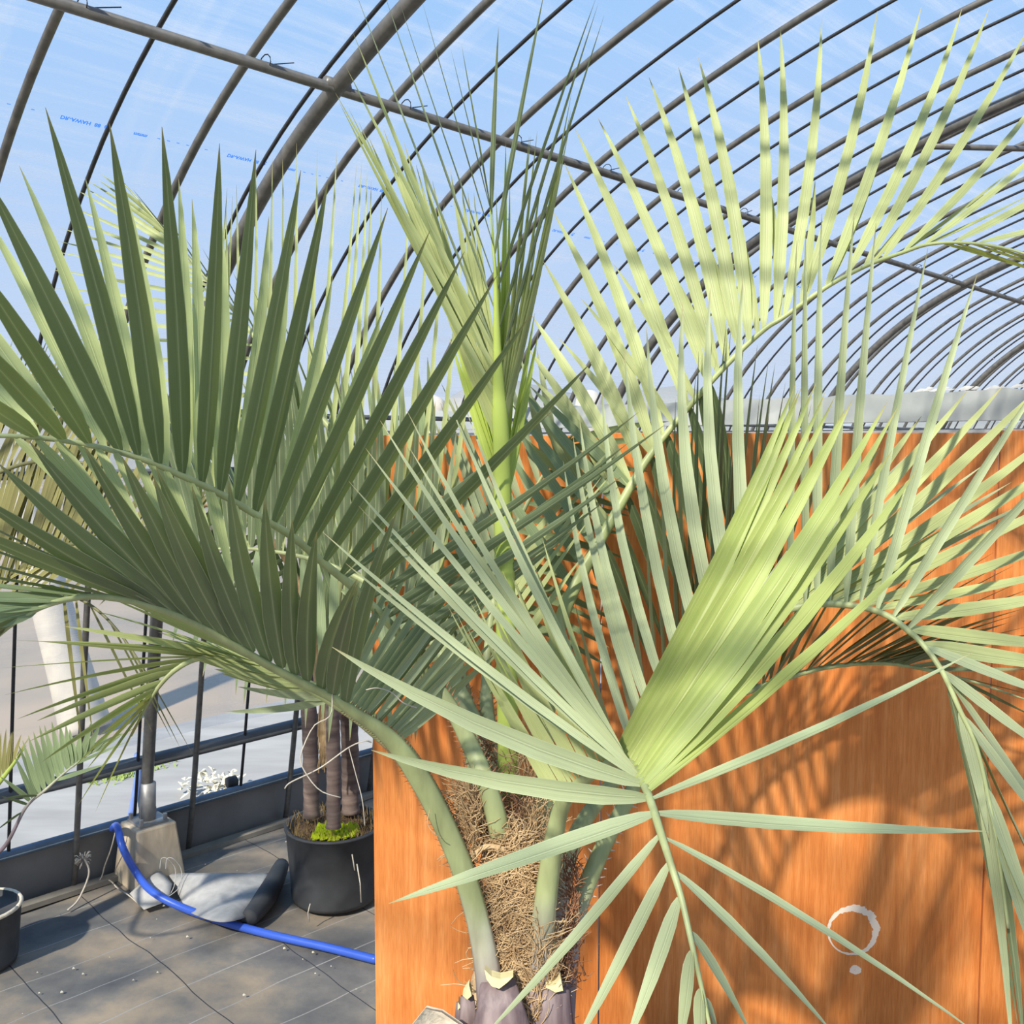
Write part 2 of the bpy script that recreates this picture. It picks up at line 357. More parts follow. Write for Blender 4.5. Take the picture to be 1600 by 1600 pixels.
# distant hedgerow and rise behind the film
V = []; Fc = []; n_ = 60
for i in range(n_+1):
    a_ = math.radians(-75+i*150/n_); r_ = 60
    h_ = 4.2+1.6*math.sin(i*.45)+.9*math.sin(i*1.3+1)
    for rr, zz in ((r_, -.1), (r_+4, h_*.7), (r_+9, h_), (r_+20, -.1)):
        V.append(Vector((math.sin(a_)*rr, math.cos(a_)*rr, zz)))
for i in range(n_):
    for j in range(3): q = i*4+j; Fc.append((q, q+4, q+5, q+1))
hl = mesh('hills', V, Fc, simple('far_slope', (.34, .33, .30), (.24, .25, .24), .95, scale=.15, bmp=0)); tag(hl, kind='structure')

# ------------------------------------------------------------------ tunnel: film, arches, purlins
PROF = [(3.90, -.02), (3.82, .26), (3.73, .92), (3.59, 1.60), (3.47, 1.92), (3.33, 2.16), (3.07, 2.43), (2.87, 2.585), (2.67, 2.735), (2.39, 2.865), (2.09, 2.985), (1.6, 3.15), (1.1, 3.26), (.55, 3.34), (0, 3.37)]
PROF = PROF + [(-u, z) for u, z in PROF[-2::-1]]
PSM = catmull([Vector((u, z, 0)) for u, z in PROF], 84)
for _ in range(14): PSM = [PSM[0]]+[(PSM[i-1]+PSM[i]*2+PSM[i+1])/4 for i in range(1, 84)]+[PSM[84]]
def prof_off(d):
    out = []
    for i, p in enumerate(PSM):
        t = (PSM[min(i+1, 84)]-PSM[max(i-1, 0)]).normalized(); nn = Vector((-t.y, t.x, 0))
        if nn.dot(p-Vector((0, 1, 0))) < 0: nn = -nn
        out.append(p+nn*d)
    return out
PO = prof_off(.034)
def film(name, lo, hi, m, s0=-4, s1=34, ds=.25):
    V = []; Fc = []; uv = []; idx = [i for i in range(85) if lo(PO[i])]
    ns = int((s1-s0)/ds); L = len(idx)
    for i in range(ns+1):
        s = s0+i*ds; arc = 0
        for j, q in enumerate(idx):
            p = PO[q]
            if j: arc += (p-PO[idx[j-1]]).length
            pf = .008*math.sin(2*math.pi*(s-.93)/.49)
            V.append(T(s, p.x, p.y+pf*.5)); uv.append((s, arc))
    for i in range(ns):
        for j in range(L-1): q = i*L+j; Fc.append((q, q+L, q+L+1, q+1))
    o = mesh(name, V, Fc, m, uv=uv); tag(o, kind='structure'); return o
ceil = film('ceiling', lambda p: p.y > 1.9, None, M['film'])
wl = film('wall_left', lambda p: p.x > 0 and .43 < p.y < 2.0, None, M['sidefilm'])
wr = film('wall_right', lambda p: p.x < 0 and -.1 < p.y < 2.0, None, M['sidefilm'], ds=1)
def arch(name, s, r, m, off, n=8):
    pr = prof_off(off)
    if name == 'tie_strap': pr = [p for p in pr if p.y > .2]
    v, f = tube([Vector((0, p.x, p.y)) for p in pr], r, n, Vector((1, 0, 0)))
    me = ARCHM.get(name)
    if me is None:
        V_ = [AX*p.x + NX*p.y + Vector((0, 0, p.z)) for p in v]
        o = mesh(name, V_, f, m, ceil); ARCHM[name] = o.data
    else:
        o = bpy.data.objects.new(name, me); COL.objects.link(o); setp(o, ceil)
    o.location = AX*s
    return o
ARCHM = {}
BIG = [1.68, 4.20, 6.60]
k_ = -9; sl = []
while True:
    s = .93+.49*k_; k_ += 1
    if s > 33: break
    arch('arch_pipe', s, .0125, M['galv'], 0)
    if s > -2 and s < 24: arch('tie_strap', s+.245, .0065, M['strap'], .024, 6)
for i in range(-1, 12): arch('main_arch', 1.68+2.50*i if i < 1 else (4.20 if i == 1 else 4.20+2.41*(i-1)), .0245, M['galv'], -.036, 12)
def straight(name, u, z, r, m, s0=-4, s1=33, parent=None, n=10):
    v, f = tube([T(s0, u, z), T((s0+s1)/2, u, z), T(s1, u, z)], r, n)
    return mesh(name, v, f, m, parent)
straight('purlin', 2.38, 2.815, .015, M['galv'], parent=ceil)
straight('purlin', -2.38, 2.815, .015, M['galv'], parent=ceil)
straight('purlin', 0, 3.31, .015, M['galv'], parent=ceil)
# wire clips where the arches cross the purlin
for i in range(0, 12):
    s = .93+.49*i
    c = T(s+.02, 2.38, 2.83); pts = []
    for q in range(10):
        th = q/9*2*math.pi*.95; pts.append(c + NX*(.018*math.cos(th)) + Vector((0, 0, .020*math.sin(th))) + AX*(.012*math.sin(th*.5)))
    pts.append(T(s+.13, 2.40, 2.86))
    v, f = tube(pts, .0016, 5); mesh('wire_clip', v, f, M['strap'], ceil)
for s in (1.68, 4.20):
    v, f = tube([T(s-.04, 2.38, 2.825), T(s+.04, 2.38, 2.825)], .019, 10); mesh('purlin_coupler', v, f, M['galv'], ceil)
# slanting brace off the second main arch
b0 = on_u(1405, 225, 2.16); r0 = ray(1405, 225)
b0 = T(4.20, 1.72, 3.05); b1 = T(5.4, 1.2, 3.15)
v, f = tube([b0, (b0+b1)/2+Vector((0, 0, .01)), b1], .013, 8); mesh('brace_pipe', v, f, M['galv'], ceil)
# blue lettering printed on the film, seen from inside
def on_film(px, py):
    r = ray(px, py); t = .3
    while t < 60:
        p = CAMP + r*t; u = p.dot(NX)
        for a_, b_ in zip(PO, PO[1:]):
            if min(a_.x, b_.x) <= u <= max(a_.x, b_.x) and p.z >= a_.y+(b_.y-a_.y)*(u-a_.x)/(b_.x-a_.x+1e-9): return p
        t += .004
def print_on_film(s, u_, body, size):
    i = min(range(1, 84), key=lambda q: abs(PO[q].x-u_)); q = i if PO[i].x >= u_ else i-1
    f_ = (u_-PO[q].x)/(PO[q+1].x-PO[q].x); p = PO[q].lerp(PO[q+1], f_); t = (PO[q]-PO[q+1]).normalized()
    cu = bpy.data.curves.new('t', 'FONT'); cu.body = body; cu.size = size; cu.resolution_u = 2; cu.offset = .0006
    tmp = bpy.data.objects.new('t', cu); COL.objects.link(tmp)
    dg = bpy.context.evaluated_depsgraph_get(); me = bpy.data.meshes.new_from_object(tmp.evaluated_get(dg))
    bpy.data.objects.remove(tmp); me.materials.clear(); me.materials.append(M['ink'])
    o = bpy.data.objects.new('film_print', me); COL.objects.link(o); setp(o, ceil)
    xv = AX; yv = (NX*t.x+Vector((0, 0, t.y))).normalized(); zv = xv.cross(yv).normalized()
    base = T(s, p.x, p.y) + Vector((0, 0, -.010)) - NX*.004
    o.matrix_world = Matrix(((xv.x, yv.x, zv.x, base.x), (xv.y, yv.y, zv.y, base.y), (xv.z, yv.z, zv.z, base.z), (0, 0, 0, 1)))
    return o
_p = [on_film(*c) for c in ((95, 172), (208, 201), (355, 236))]
PU = [q.dot(NX) for q in _p]; PS = [q.dot(AX) for q in _p]; print('print', PU, PS)
PRINT_U = sum(PU)/3; PER = PS[2]-PS[0]
for k_ in range(-1, 9):
    s0_ = PS[0]+PER*k_
    print_on_film(s0_, PRINT_U, 'DR-AWAH  88  @', .019*PER/.55)
    print_on_film(s0_+(PS[1]-PS[0]), PRINT_U, 'mmm', .019*PER/.55)
    for q in range(6): print_on_film(s0_+(PS[1]-PS[0])+PER*(.14+.06*q), PRINT_U, '--', .014)
# side rails
straight('film_roll_pipe', 3.84, .465, .028, M['railpipe'], parent=wl, n=14)
straight('lower_rail', 3.90, .21, .019, M['bluepipe'], parent=wl, n=12)
straight('upper_rail', 3.40, 1.90, .011, M['railpipe'], parent=wl)
straight('upper_rail', 3.48, 1.68, .015, M['railpipe'], parent=wl)
# grey skirt board
v, f = box(T(10, 3.935, .09), 32, .012, .23, AX, NX); sk = mesh('skirt_board', v, f, M['skirt'], wl, smooth=False)
v, f = box(T(10, 3.86, .005), 32, .05, .02, AX, NX); mesh('skirt_edge', v, f, simple('muddy_edge', (.30, .27, .22), (.2, .18, .15), .9, scale=10), wl, smooth=False)
# ties on the posts
for (px, py) in ((452, 1208),):
    pass

# concrete footing and post plate
fc = on_z(212, 1388); fc = T(1.68, 3.775, 0)
def frustum(c, a, b, h, xa, ya):
    V = [c+xa*(i*a/2)+ya*(j*a/2) for i, j in ((-1, -1), (1, -1), (1, 1), (-1, 1))] + [c+xa*(i*b/2)+ya*(j*b/2)+Vector((0, 0, h)) for i, j in ((-1, -1), (1, -1), (1, 1), (-1, 1))]
    return V, [(3, 2, 1, 0), (4, 5, 6, 7), (0, 1, 5, 4), (1, 2, 6, 5), (2, 3, 7, 6), (3, 0, 4, 7)]
ft = empty('concrete_footing', fc, label='tapered concrete footing block under the thick galvanised post', cat='block')
v, f = frustum(fc-Vector((0, 0, .01)), .215, .165, .245, AX, NX); o = mesh('footing_block', v, f, M['concrete'], ft, smooth=False); bevel(o, .008)
v, f = box(fc+Vector((0, 0, .240)), .12, .12, .010, AX, NX); mesh('base_plate', v, f, M['steelplate'], ft, smooth=False)
for i, j in ((-.05, -.05), (.05, -.05), (-.05, .05), (.05, .05)):
    v, f = tube([fc+AX*i+NX*j+Vector((0, 0, .24)), fc+AX*i+NX*j+Vector((0, 0, .268))], .009, 6); mesh('anchor_bolt', v, f, M['steelplate'], ft, smooth=False)
v, f = tube([fc+Vector((0, 0, .24)), fc+Vector((0, 0, .40))-NX*.012], .030, 14); mesh('post_sleeve', v, f, M['steelplate'], ft)

# ------------------------------------------------------------------ plywood screen
YP = 2.80
def ply(x0, x1, z1, lab, ring=None, dy=0, idx=0):
    c = Vector(((x0+x1)/2, YP+.009+dy, z1/2))
    o = mesh('plywood_sheet', [p-c for p in box(c, x1-x0, .012, z1)[0]], box(c, x1-x0, .012, z1)[1], plymat('plywood_%d' % idx, ring), smooth=False)
    o.location = c; bevel(o, .0015, 1)
    tag(o, lab, 'plywood', 'plywood sheets of the screen'); return o
def ux(px): return (px-800)/FPX*2.80*1.0
ply(-.415, .262, 1.815, 'narrow orange plywood sheet at the left end of the screen, behind the trunk', idx=0)
rc = P(1330, 1456, 2.9); rr_ = ray(1332, 1456); rc = CAMP + rr_*((YP)/rr_.y)
X0, X1 = .266, 1.420
ply(X0, X1, 1.822, 'wide orange plywood sheet with a white ring stain low on its face', ring=(rc.x-(X0+X1)/2, rc.z-.911), idx=1, dy=.001)
ply(X1+.004, 2.62, 1.829, 'paler plywood sheet at the right edge of the photo', idx=2, dy=-.001)
# pale beam wrapped in film behind the screen
bb0 = P(560, 661, 6.0); bb1 = P(1680, 630, 3.15)
bx_ = (bb1-bb0).normalized(); bx_.z = 0; bx_.normalize(); by_ = Vector((-bx_.y, bx_.x, 0))
bmid = (bb0+bb1)/2; bl = (bb1-bb0).length
be = empty('wrapped_beam', bmid, label='long pale beam wrapped in torn plastic film above the plywood screen', cat='beam')
V = []; Fc = []; nb = 60
for i in range(nb+1):
    f_ = i/nb; c = bb0.lerp(bb1, f_); ht = .052+.004*math.sin(i*1.7)+(.004 if i > 44 else 0)*math.sin(i*2.9); wd = .05
    for a_, b_ in ((-wd, -.052), (wd, -.052), (wd, ht), (wd*.3, ht+.0015*math.sin(i*3.3)), (-wd, ht)): V.append(c+by_*a_+Vector((0, 0, b_)))
for i in range(nb):
    for j in range(5): j2 = (j+1) % 5; Fc.append((i*5+j, i*5+j2, (i+1)*5+j2, (i+1)*5+j))
Fc.append((0, 1, 2, 3, 4)); Fc.append(tuple(nb*5+j for j in (4, 3, 2, 1, 0)))
mesh('beam_body', V, Fc, M['beam'], be, smooth=False)
v, f = box(bmid+Vector((0, 0, -.085)), bl, .03, .022, bx_, by_); mesh('lower_batten', v, f, simple('pale_strip', (.42, .45, .47), (.34, .37, .4), .5), be, smooth=False)
for f_ in (.08, .995):
    c = bb0.lerp(bb1, f_); v, f = box(Vector((c.x, c.y, (c.z-.05)/2)), .05, .05, c.z-.05, bx_, by_); mesh('beam_post', v, f, M['galv'], be, smooth=False)
for i in range(16):   # torn film flakes on top of the beam
    f_ = random.uniform(.87, .97); c = bb0.lerp(bb1, f_)+Vector((0, 0, .056)) + by_*random.uniform(-.05, .02)
    l_ = random.uniform(.012, .035); d_ = bx_*l_; up = Vector((0, 0, random.uniform(.004, .014)))
    mesh('film_flake', [c-d_, c+d_*.3, c+d_+up, c-d_*.2+up*1.4+by_*.01], [(0, 1, 2, 3)], M['whitecloth'], be, smooth=False)

# ------------------------------------------------------------------ fronds
PROFW = [(0, .30), (.05, .62), (.16, .92), (.32, 1.0), (.52, .88), (.72, .62), (.88, .33), (1, .02)]
class Rachis: pass
def frond(palm, ctrl, rad, m='rachis', ref=Vector((0, 1, 0)), n=70, spine=None, label=None, nseg=10):
    """ctrl: (px, py, depth) measured points; rad: list of (fraction, half width, half thickness)"""
    R = Rachis(); R.pts = catmull([P(*c) for c in ctrl], n)
    R.px = catmull([Vector((c[0], c[1], c[2])) for c in ctrl], n)
    rr = []
    for i in range(n+1):
        f_ = i/n
        for a_, b_ in zip(rad, rad[1:]):
            if a_[0] <= f_ <= b_[0]:
                q = (f_-a_[0])/(b_[0]-a_[0]+1e-9); rr.append((a_[1]+(b_[1]-a_[1])*q, a_[2]+(b_[2]-a_[2])*q)); break
    v, f = tube(R.pts, rr, nseg, ref)
    R.obj = mesh('frond', v, f, M[m], palm)
    if label: R.obj['label'] = label
    R.ref = ref
    if spine:
        prt = []
        f0, f1, cnt, ln = spine[:4]; mk = spine[4] if len(spine) > 4 else 'fiberdark'
        for i in range(cnt):
            q = f0+(f1-f0)*i/cnt; ii = min(int(q*n), n-1)
            t = (R.pts[ii+1]-R.pts[ii]).normalized(); A, B = frame(t, ref)
            for sgn in (-1, 1):
                c = R.pts[ii].lerp(R.pts[ii+1], q*n-ii)+A*(sgn*rr[ii][0]*.96)
                l_ = ln*random.uniform(.6, 1.3); tip = c+A*(sgn*l_)+t*l_*random.uniform(.2, .9)+B*random.uniform(-.3, .3)*l_
                b = t*ln*.18; prt.append(([c-b, c+b, c+B*ln*.16, tip], [(0, 1, 3), (1, 2, 3), (2, 0, 3)]))
        v, f = merge(prt); o = mesh('spine_row', v, f, M[mk], R.obj, smooth=False); o['kind'] = 'stuff'
    return R
LEAVES = {}
def leaf_geo(B, Tp, tan, hw, bend, dsag, twist, fold=.28, wdir=None):
    d = (Tp-B); L = d.length
    sc = VR.dot(d), VU.dot(d); perp = (VR*(-sc[1])+VU*sc[0])
    mid = (B+Tp)/2 + perp*bend + VF*(dsag*L)
    V = []; Fc = []; UV = []; rows = len(PROFW); flip = None
    if wdir is not None: tan = wdir
    for i in range(rows):
        t_, wv = PROFW[i]
        c = B*((1-t_)**2)+mid*(2*t_*(1-t_))+Tp*(t_*t_)
        dd = ((mid-B)*(1-t_)+(Tp-mid)*t_).normalized()
        W = tan-dd*tan.dot(dd)
        if W.length < .05: W = dd.cross(VF)
        W.normalize(); Nn = dd.cross(W)
        ca, sa = math.cos(twist), math.sin(twist)
        W, Nn = W*ca+Nn*sa, Nn*ca-W*sa
        if flip is None:
            ch = (Tp-B).normalized(); W0 = tan-ch*tan.dot(ch); W0.normalize(); N0 = ch.cross(W0); flip = (N0*ca-W0*sa).z < 0
        if flip: W = -W; Nn = -Nn
        h = hw*wv
        V += [c-W*h+Nn*(h*fold), c, c+W*h+Nn*(h*fold)]; UV += [(0, t_), (.5, t_), (1, t_)]
    for i in range(rows-1):
        q = i*3; Fc += [(q, q+3, q+4, q+1), (q+1, q+4, q+5, q+2)]
    return V, Fc, UV
def leaves(palmkey, R, keys, n=None, w=.016, dd=0.0, m='glaucous', bend=0.0, dsag=0.0, twist=0.0, jit=4, fold=.38, wend=None, wdir=None):
    """keys: (base px, base py, tip px, tip py[, depth change to the tip]); n resamples them evenly"""
    ks = [tuple(k)+((dd,) if len(k) == 4 else ()) for k in keys]
    if n:
        out = []
        for i in range(n):
            x = i/(n-1)*(len(ks)-1); q = min(int(x), len(ks)-2); f_ = x-q
            out.append(tuple(a_+(b_-a_)*f_ for a_, b_ in zip(ks[q], ks[q+1])))
        ks = out
    for i, (bx, by, tx, ty, d_) in enumerate(ks):
        if jit: tx += random.uniform(-jit, jit); ty += random.uniform(-jit, jit)
        ii = min(range(len(R.px)), key=lambda q: (R.px[q].x-bx)**2+(R.px[q].y-by)**2)
        B = R.pts[ii]; Bd = R.px[ii].z
        tan = (R.pts[min(ii+1, len(R.pts)-1)]-R.pts[max(ii-1, 0)]).normalized()
        # keep the exact base measured along the rachis
        B = B + VR*((bx-R.px[ii].x)/FPX*Bd*.5) + VU*(-(by-R.px[ii].y)/FPX*Bd*.5)
        ww = w if wend is None else w+(wend-w)*i/max(1, len(ks)-1)
        hw = ww*random.uniform(.92, 1.08); Tp = P(tx, ty, Bd+d_)
        wd3 = None if wdir is None else (VR*wdir[0]+VU*wdir[1]+VF*(wdir[2] if len(wdir) > 2 else 0))
        g = leaf_geo(B, Tp, tan, hw, bend*random.uniform(.7, 1.3), dsag, twist+random.uniform(-.08, .08), fold, wd3)
        size = math.hypot(tx-bx, ty-by)*hw/Bd
        vis = 1 if (-20 < (tx+bx)/2 < 1620 or -20 < bx < 1620) else .2
        LEAVES.setdefault(palmkey, []).append((size*vis, g, m, R.obj))
def emit(palmkey, palm, cap=290):
    L = sorted(LEAVES[palmkey], key=lambda x: -x[0])
    for sz, (v, f, uv), m, par in L[:cap]: mesh('leaflet', v, f, M[m], par, uv=uv)
    rest = L[cap:]
    if rest:
        ms = sorted(set(x[2] for x in rest)); V = []; Fc = []; mi = []; UV = []
        for sz, (v, f, uv), m, par in rest:
            o = len(V); V += v; UV += uv; Fc += [tuple(i+o for i in q) for q in f]; mi += [ms.index(m)]*len(f)
        ob = mesh('leaflet', V, Fc, None, palm, uv=UV); ob['kind'] = 'stuff'
        for m in ms: ob.data.materials.append(M[m])
        ob.data.polygons.foreach_set('material_index', mi)

# ---- main palm
PB = Vector((.02, 2.08, .30))
palm = empty('palm_tree', PB, label='tall blue-green feather palm with arching fronds and fibrous trunk before the plywood', cat='palm')
K = 'main'
PET = [(0, .034, .013), (.18, .030, .012), (.30, .022, .010), (.45, .010, .008), (1, .003, .003)]
# A: upper left frond
RA = frond(palm, [(800, 1560, 2.02), (797, 1440, 2.08), (789, 1340, 2.02), (765, 1240, 1.99), (735, 1165, 2.03), (702, 1101, 2.04), (665, 1049, 2.05), (624, 992, 2.02), (564, 929, 1.97), (506, 880, 1.92), (456, 838, 1.87), (398, 803, 1.82), (343, 771, 1.78), (283, 743, 1.74), (219, 716, 1.70), (142, 696, 1.66), (60, 684, 1.62), (-40, 682, 1.58), (-160, 700, 1.55)],
           [(0, .026, .014), (.15, .022, .012), (.30, .015, .010), (.42, .009, .008), (.75, .006, .005), (1, .003, .003)], 'petiole', spine=(.05, .36, 46, .012), n=110)
leaves(K, RA, [(56, 684, -130, 560), (101, 689, -100, 470), (142, 694, -70, 370), (187, 704, -30, 262), (219, 715, 71, 168), (251, 730, 171, 193), (283, 743, 253, 198), (315, 756, 343, 224), (343, 771, 400, 234), (369, 786, 470, 266), (398, 803, 513, 281), (426, 820, 606, 325), (456, 837, 672, 360), (482, 857, 726, 393), (508, 880, 776, 431), (530, 899, 830, 491), (564, 929, 925, 565)],
       w=.0180, dd=-.36, bend=-.02, twist=.35, jit=0, m='glaucous', fold=.3)
leaves(K, RA, [(60, 683, -150, 470), (101, 689, -110, 400), (161, 695, -30, 325), (197, 706, 30, 259), (229, 718, 133, 277), (259, 732, 193, 285), (291, 746, 279, 279), (313, 755, 300, 311), (343, 766, 340, 300), (369, 780, 420, 338), (400, 800, 452, 380), (430, 820, 520, 430), (458, 838, 600, 480)],
       w=.017, dd=.22, bend=-.02, twist=.1, jit=0, m='yellowleaf', fold=.35)
leaves(K, RA, [(540, 905, 870, 640), (590, 955, 1065, 645), (601, 965, 985, 690), (620, 985, 960, 770), (640, 1015, 900, 820)], n=7, w=.011, dd=.1, bend=-.03, m='glaucous')
# short far side leaflets below A
leaves(K, RA, [(20, 684, 200, 850), (90, 690, 215, 860), (150, 696, 250, 880), (210, 714, 290, 900), (260, 735, 320, 900), (330, 765, 370, 930), (400, 802, 420, 960)], n=13, w=.010, dd=-.06, m='yellowleaf')
# B: lower left frond
RB = frond(palm, [(770, 1640, 1.98), (762, 1520, 1.98), (742, 1420, 1.98), (712, 1330, 1.97), (672, 1245, 1.95), (635, 1185, 1.92), (600, 1145, 1.89), (560, 1118, 1.85), (520, 1091, 1.81), (470, 1066, 1.76), (420, 1040, 1.71), (360, 1005, 1.65), (300, 972, 1.60), (225, 944, 1.54), (150, 932, 1.48), (90, 940, 1.44), (40, 962, 1.41), (-10, 1000, 1.39), (-60, 1060, 1.38)],
           [(0, .030, .018), (.10, .024, .013), (.25, .023, .011), (.36, .014, .010), (.45, .009, .008), (.8, .005, .005), (1, .002, .002)], 'petiole', spine=(.08, .42, 64, .008, 'fiberdark'), n=110, label='wide grooved petiole edged with pale spines')
leaves(K, RB, [(540, 1105, 620, 800), (519, 1090, 560, 910), (502, 1075, 558, 905), (484, 1062, 495, 831), (463, 1051, 457, 812), (446, 1040, 414, 779), (422, 1029, 358, 752), (399, 1015, 300, 760), (379, 1004, 244, 730), (360, 995, 240, 745), (339, 985, 191, 714), (319, 979, 131, 696), (300, 972, 45, 689), (279, 962, -5, 722), (259, 955, -60, 760), (240, 947, -110, 800)],
       w=.0180, dd=-.30, bend=.05, twist=.3, jit=0, m='glaucous', fold=.25)
leaves(K, RB, [(240, 947, -90, 790), (200, 940, -110, 840), (160, 934, -120, 880), (120, 935, -110, 920), (80, 944, -120, 960), (45, 960, -110, 1010), (10, 985, -100, 1080)], n=10, w=.012, dd=-.1, bend=.02, twist=.3, m='green')
leaves(K, RB, [(505, 1085, 575, 880), (525, 1097, 650, 850), (545, 1110, 700, 890), (565, 1122, 745, 880), (585, 1135, 765, 905), (603, 1150, 775, 960), (612, 1160, 770, 1020)], n=17, w=.012, dd=.32, bend=-.02, twist=.2, m='glaucous')
leaves(K, RB, [(470, 1066, 300, 985), (440, 1050, 250, 960), (400, 1030, 160, 930), (360, 1008, 60, 880), (320, 985, 0, 850), (280, 965, -60, 830)], n=12, w=.011, dd=.15, m='yellowleaf', bend=.02)
# C: drooping lower frond behind B
RC = frond(palm, [(790, 1600, 2.05), (752, 1440, 2.05), (705, 1310, 2.03), (640, 1190, 2.0), (580, 1130, 1.97), (520, 1092, 1.95), (460, 1062, 1.93), (400, 1036, 1.92), (350, 1026, 1.90), (307, 1029, 1.89), (272, 1048, 1.88), (245, 1077, 1.87), (225, 1110, 1.87), (205, 1150, 1.87)],
           [(0, .03, .012), (.3, .022, .010), (.5, .009, .007), (1, .002, .002)], 'petiole', n=90)
leaves(K, RC, [(430, 1047, 210, 925), (400, 1036, 120, 960), (370, 1030, 70, 1000), (345, 1028, 20, 1003), (320, 1028, 0, 1060), (295, 1035, 25, 1122), (270, 1050, 60, 1130), (250, 1072, 40, 1180), (240, 1085, 110, 1210), (235, 1095, 165, 1140), (228, 1105, 110, 1260), (222, 1118, 150, 1268)], n=16, w=.0085, dd=-.12, bend=-.02, m='yellowleaf', jit=3)
leaves(K, RC, [(500, 1085, 350, 1050), (470, 1070, 310, 1030), (440, 1050, 280, 1010), (410, 1040, 250, 990)], n=8, w=.013, dd=-.05, m='yellowleaf')
leaves(K, RC, [(515, 1090, 372, 1073), (512, 1098, 350, 1112)], w=.008, dd=-.05, m='glaucous', jit=0, bend=.05)
# D: great right frond rising behind
RD = frond(palm, [(850, 1560, 2.12), (850, 1420, 2.16), (850, 1250, 2.22), (855, 1100, 2.27), (879, 962, 2.32), (935, 850, 2.36), (969, 790, 2.38), (1006, 726, 2.40), (1051, 666, 2.40), (1105, 603, 2.38), (1150, 555, 2.36), (1195, 514, 2.34), (1225, 495, 2.33), (1289, 450, 2.29), (1352, 416, 2.25), (1412, 394, 2.20), (1450, 382, 2.16), (1499, 379, 2.11), (1562, 386, 2.05), (1630, 408, 2.0), (1720, 460, 1.95)],
           [(0, .03, .014), (.25, .014, .010), (.4, .008, .008), (.7, .005, .005), (1, .002, .002)], 'rachis', n=130)
DUP = [(945, 835, 815, 600), (970, 790, 822, 540), (985, 762, 830, 492), (1002, 735, 849, 409), (1020, 708, 864, 330), (1036, 689, 882, 255), (1074, 640, 899, 202), (1105, 602, 934, 184), (1121, 586, 977, 148), (1137, 566, 1014, 121), (1156, 548, 1060, 105), (1169, 533, 1091, 90), (1193, 514, 1184, 58), (1210, 499, 1219, 41), (1227, 493, 1284, 30), (1255, 476, 1371, 17), (1289, 450, 1440, 10), (1322, 431, 1503, 14), (1352, 415, 1545, 14), (1379, 405, 1608, 42), (1412, 392, 1640, 130), (1446, 383, 1660, 200), (1491, 379, 1680, 270), (1530, 380, 1700, 330)]
leaves(K, RD, DUP, w=.0185, dd=.16, bend=-.045, twist=.1, m='yellowleaf', jit=0, wend=.013)
leaves(K, RD, [(955, 815, 760, 640), (1000, 735, 850, 560), (1051, 666, 905, 470), (1100, 610, 975, 400), (1150, 556, 1062, 330), (1190, 520, 1165, 307), (1240, 485, 1240, 300), (1300, 445, 1390, 230), (1400, 397, 1560, 260), (1450, 383, 1610, 300)], n=14, w=.011, dd=.1, bend=-.03, m='yellowleaf')
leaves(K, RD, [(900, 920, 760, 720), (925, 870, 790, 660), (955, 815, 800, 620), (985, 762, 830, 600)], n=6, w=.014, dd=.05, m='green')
leaves(K, RD, [(1470, 381, 1640, 430), (1510, 380, 1680, 440), (1550, 384, 1700, 420)], n=5, w=.008, dd=0, m='yellowleaf')
# dark far-side leaflets of D hanging back towards the screen
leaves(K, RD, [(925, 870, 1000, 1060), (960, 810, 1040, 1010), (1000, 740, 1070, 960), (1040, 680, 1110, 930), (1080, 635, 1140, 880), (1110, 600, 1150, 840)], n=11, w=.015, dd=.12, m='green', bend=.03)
# E: right frond arching over and down
RE = frond(palm, [(880, 1600, 2.05), (895, 1450, 2.06), (935, 1340, 2.08), (985, 1240, 2.10), (1040, 1130, 2.13), (1100, 1035, 2.15), (1150, 990, 2.15), (1187, 972, 2.15), (1225, 955, 2.14), (1277, 944, 2.12), (1330, 946, 2.08), (1364, 953, 2.05), (1394, 966, 2.02), (1416, 983, 2.0), (1442, 1007, 1.97), (1472, 1049, 1.94), (1500, 1110, 1.92), (1525, 1165, 1.90), (1545, 1250, 1.88), (1562, 1350, 1.86), (1575, 1450, 1.85)],
           [(0, .024, .015), (.12, .018, .012), (.26, .010, .008), (.4, .008, .007), (.7, .006, .005), (1, .003, .003)], 'petiole', spine=(.06, .24, 26, .012, 'string'), n=120)
EUP = [(1000, 1200, 880, 720), (1015, 1170, 895, 680), (1030, 1150, 905, 650), (1050, 1115, 940, 600), (1075, 1075, 975, 545), (1100, 1035, 1010, 510), (1125, 1008, 1067, 472), (1150, 990, 1110, 450), (1175, 976, 1161, 433), (1232, 950, 1245, 375), (1255, 945, 1259, 358), (1274, 942, 1284, 333), (1294, 942, 1335, 333), (1319, 942, 1369, 348), (1343, 945, 1450, 387), (1369, 955, 1527, 428), (1392, 966, 1650, 560), (1418, 983, 1700, 680)]
leaves(K, RE, EUP[:9], w=.010, wend=.0165, dd=.12, bend=.07, twist=.1, m='glaucous', jit=0)
leaves(K, RE, EUP[9:], w=.0120, dd=.06, bend=.015, twist=.8, m='glaucous', jit=0, fold=.5)
leaves(K, RE, [(1160, 985, 1375, 700), (1175, 978, 1440, 650), (1190, 968, 1512, 610), (1215, 958, 1567, 603), (1240, 950, 1640, 590), (1265, 945, 1680, 650), (1290, 944, 1690, 700), (1315, 945, 1710, 755), (1340, 949, 1720, 820), (1365, 955, 1710, 880), (1394, 968, 1720, 915), (1416, 985, 1700, 1012), (1442, 1008, 1720, 1045)],
       w=.0185, dd=.12, bend=-.03, twist=.1, m='yellowleaf', jit=0)
leaves(K, RE, [(1150, 990, 1330, 740), (1200, 965, 1480, 690), (1250, 948, 1560, 730), (1300, 944, 1620, 780)], n=6, w=.014, dd=.2, m='glaucous')
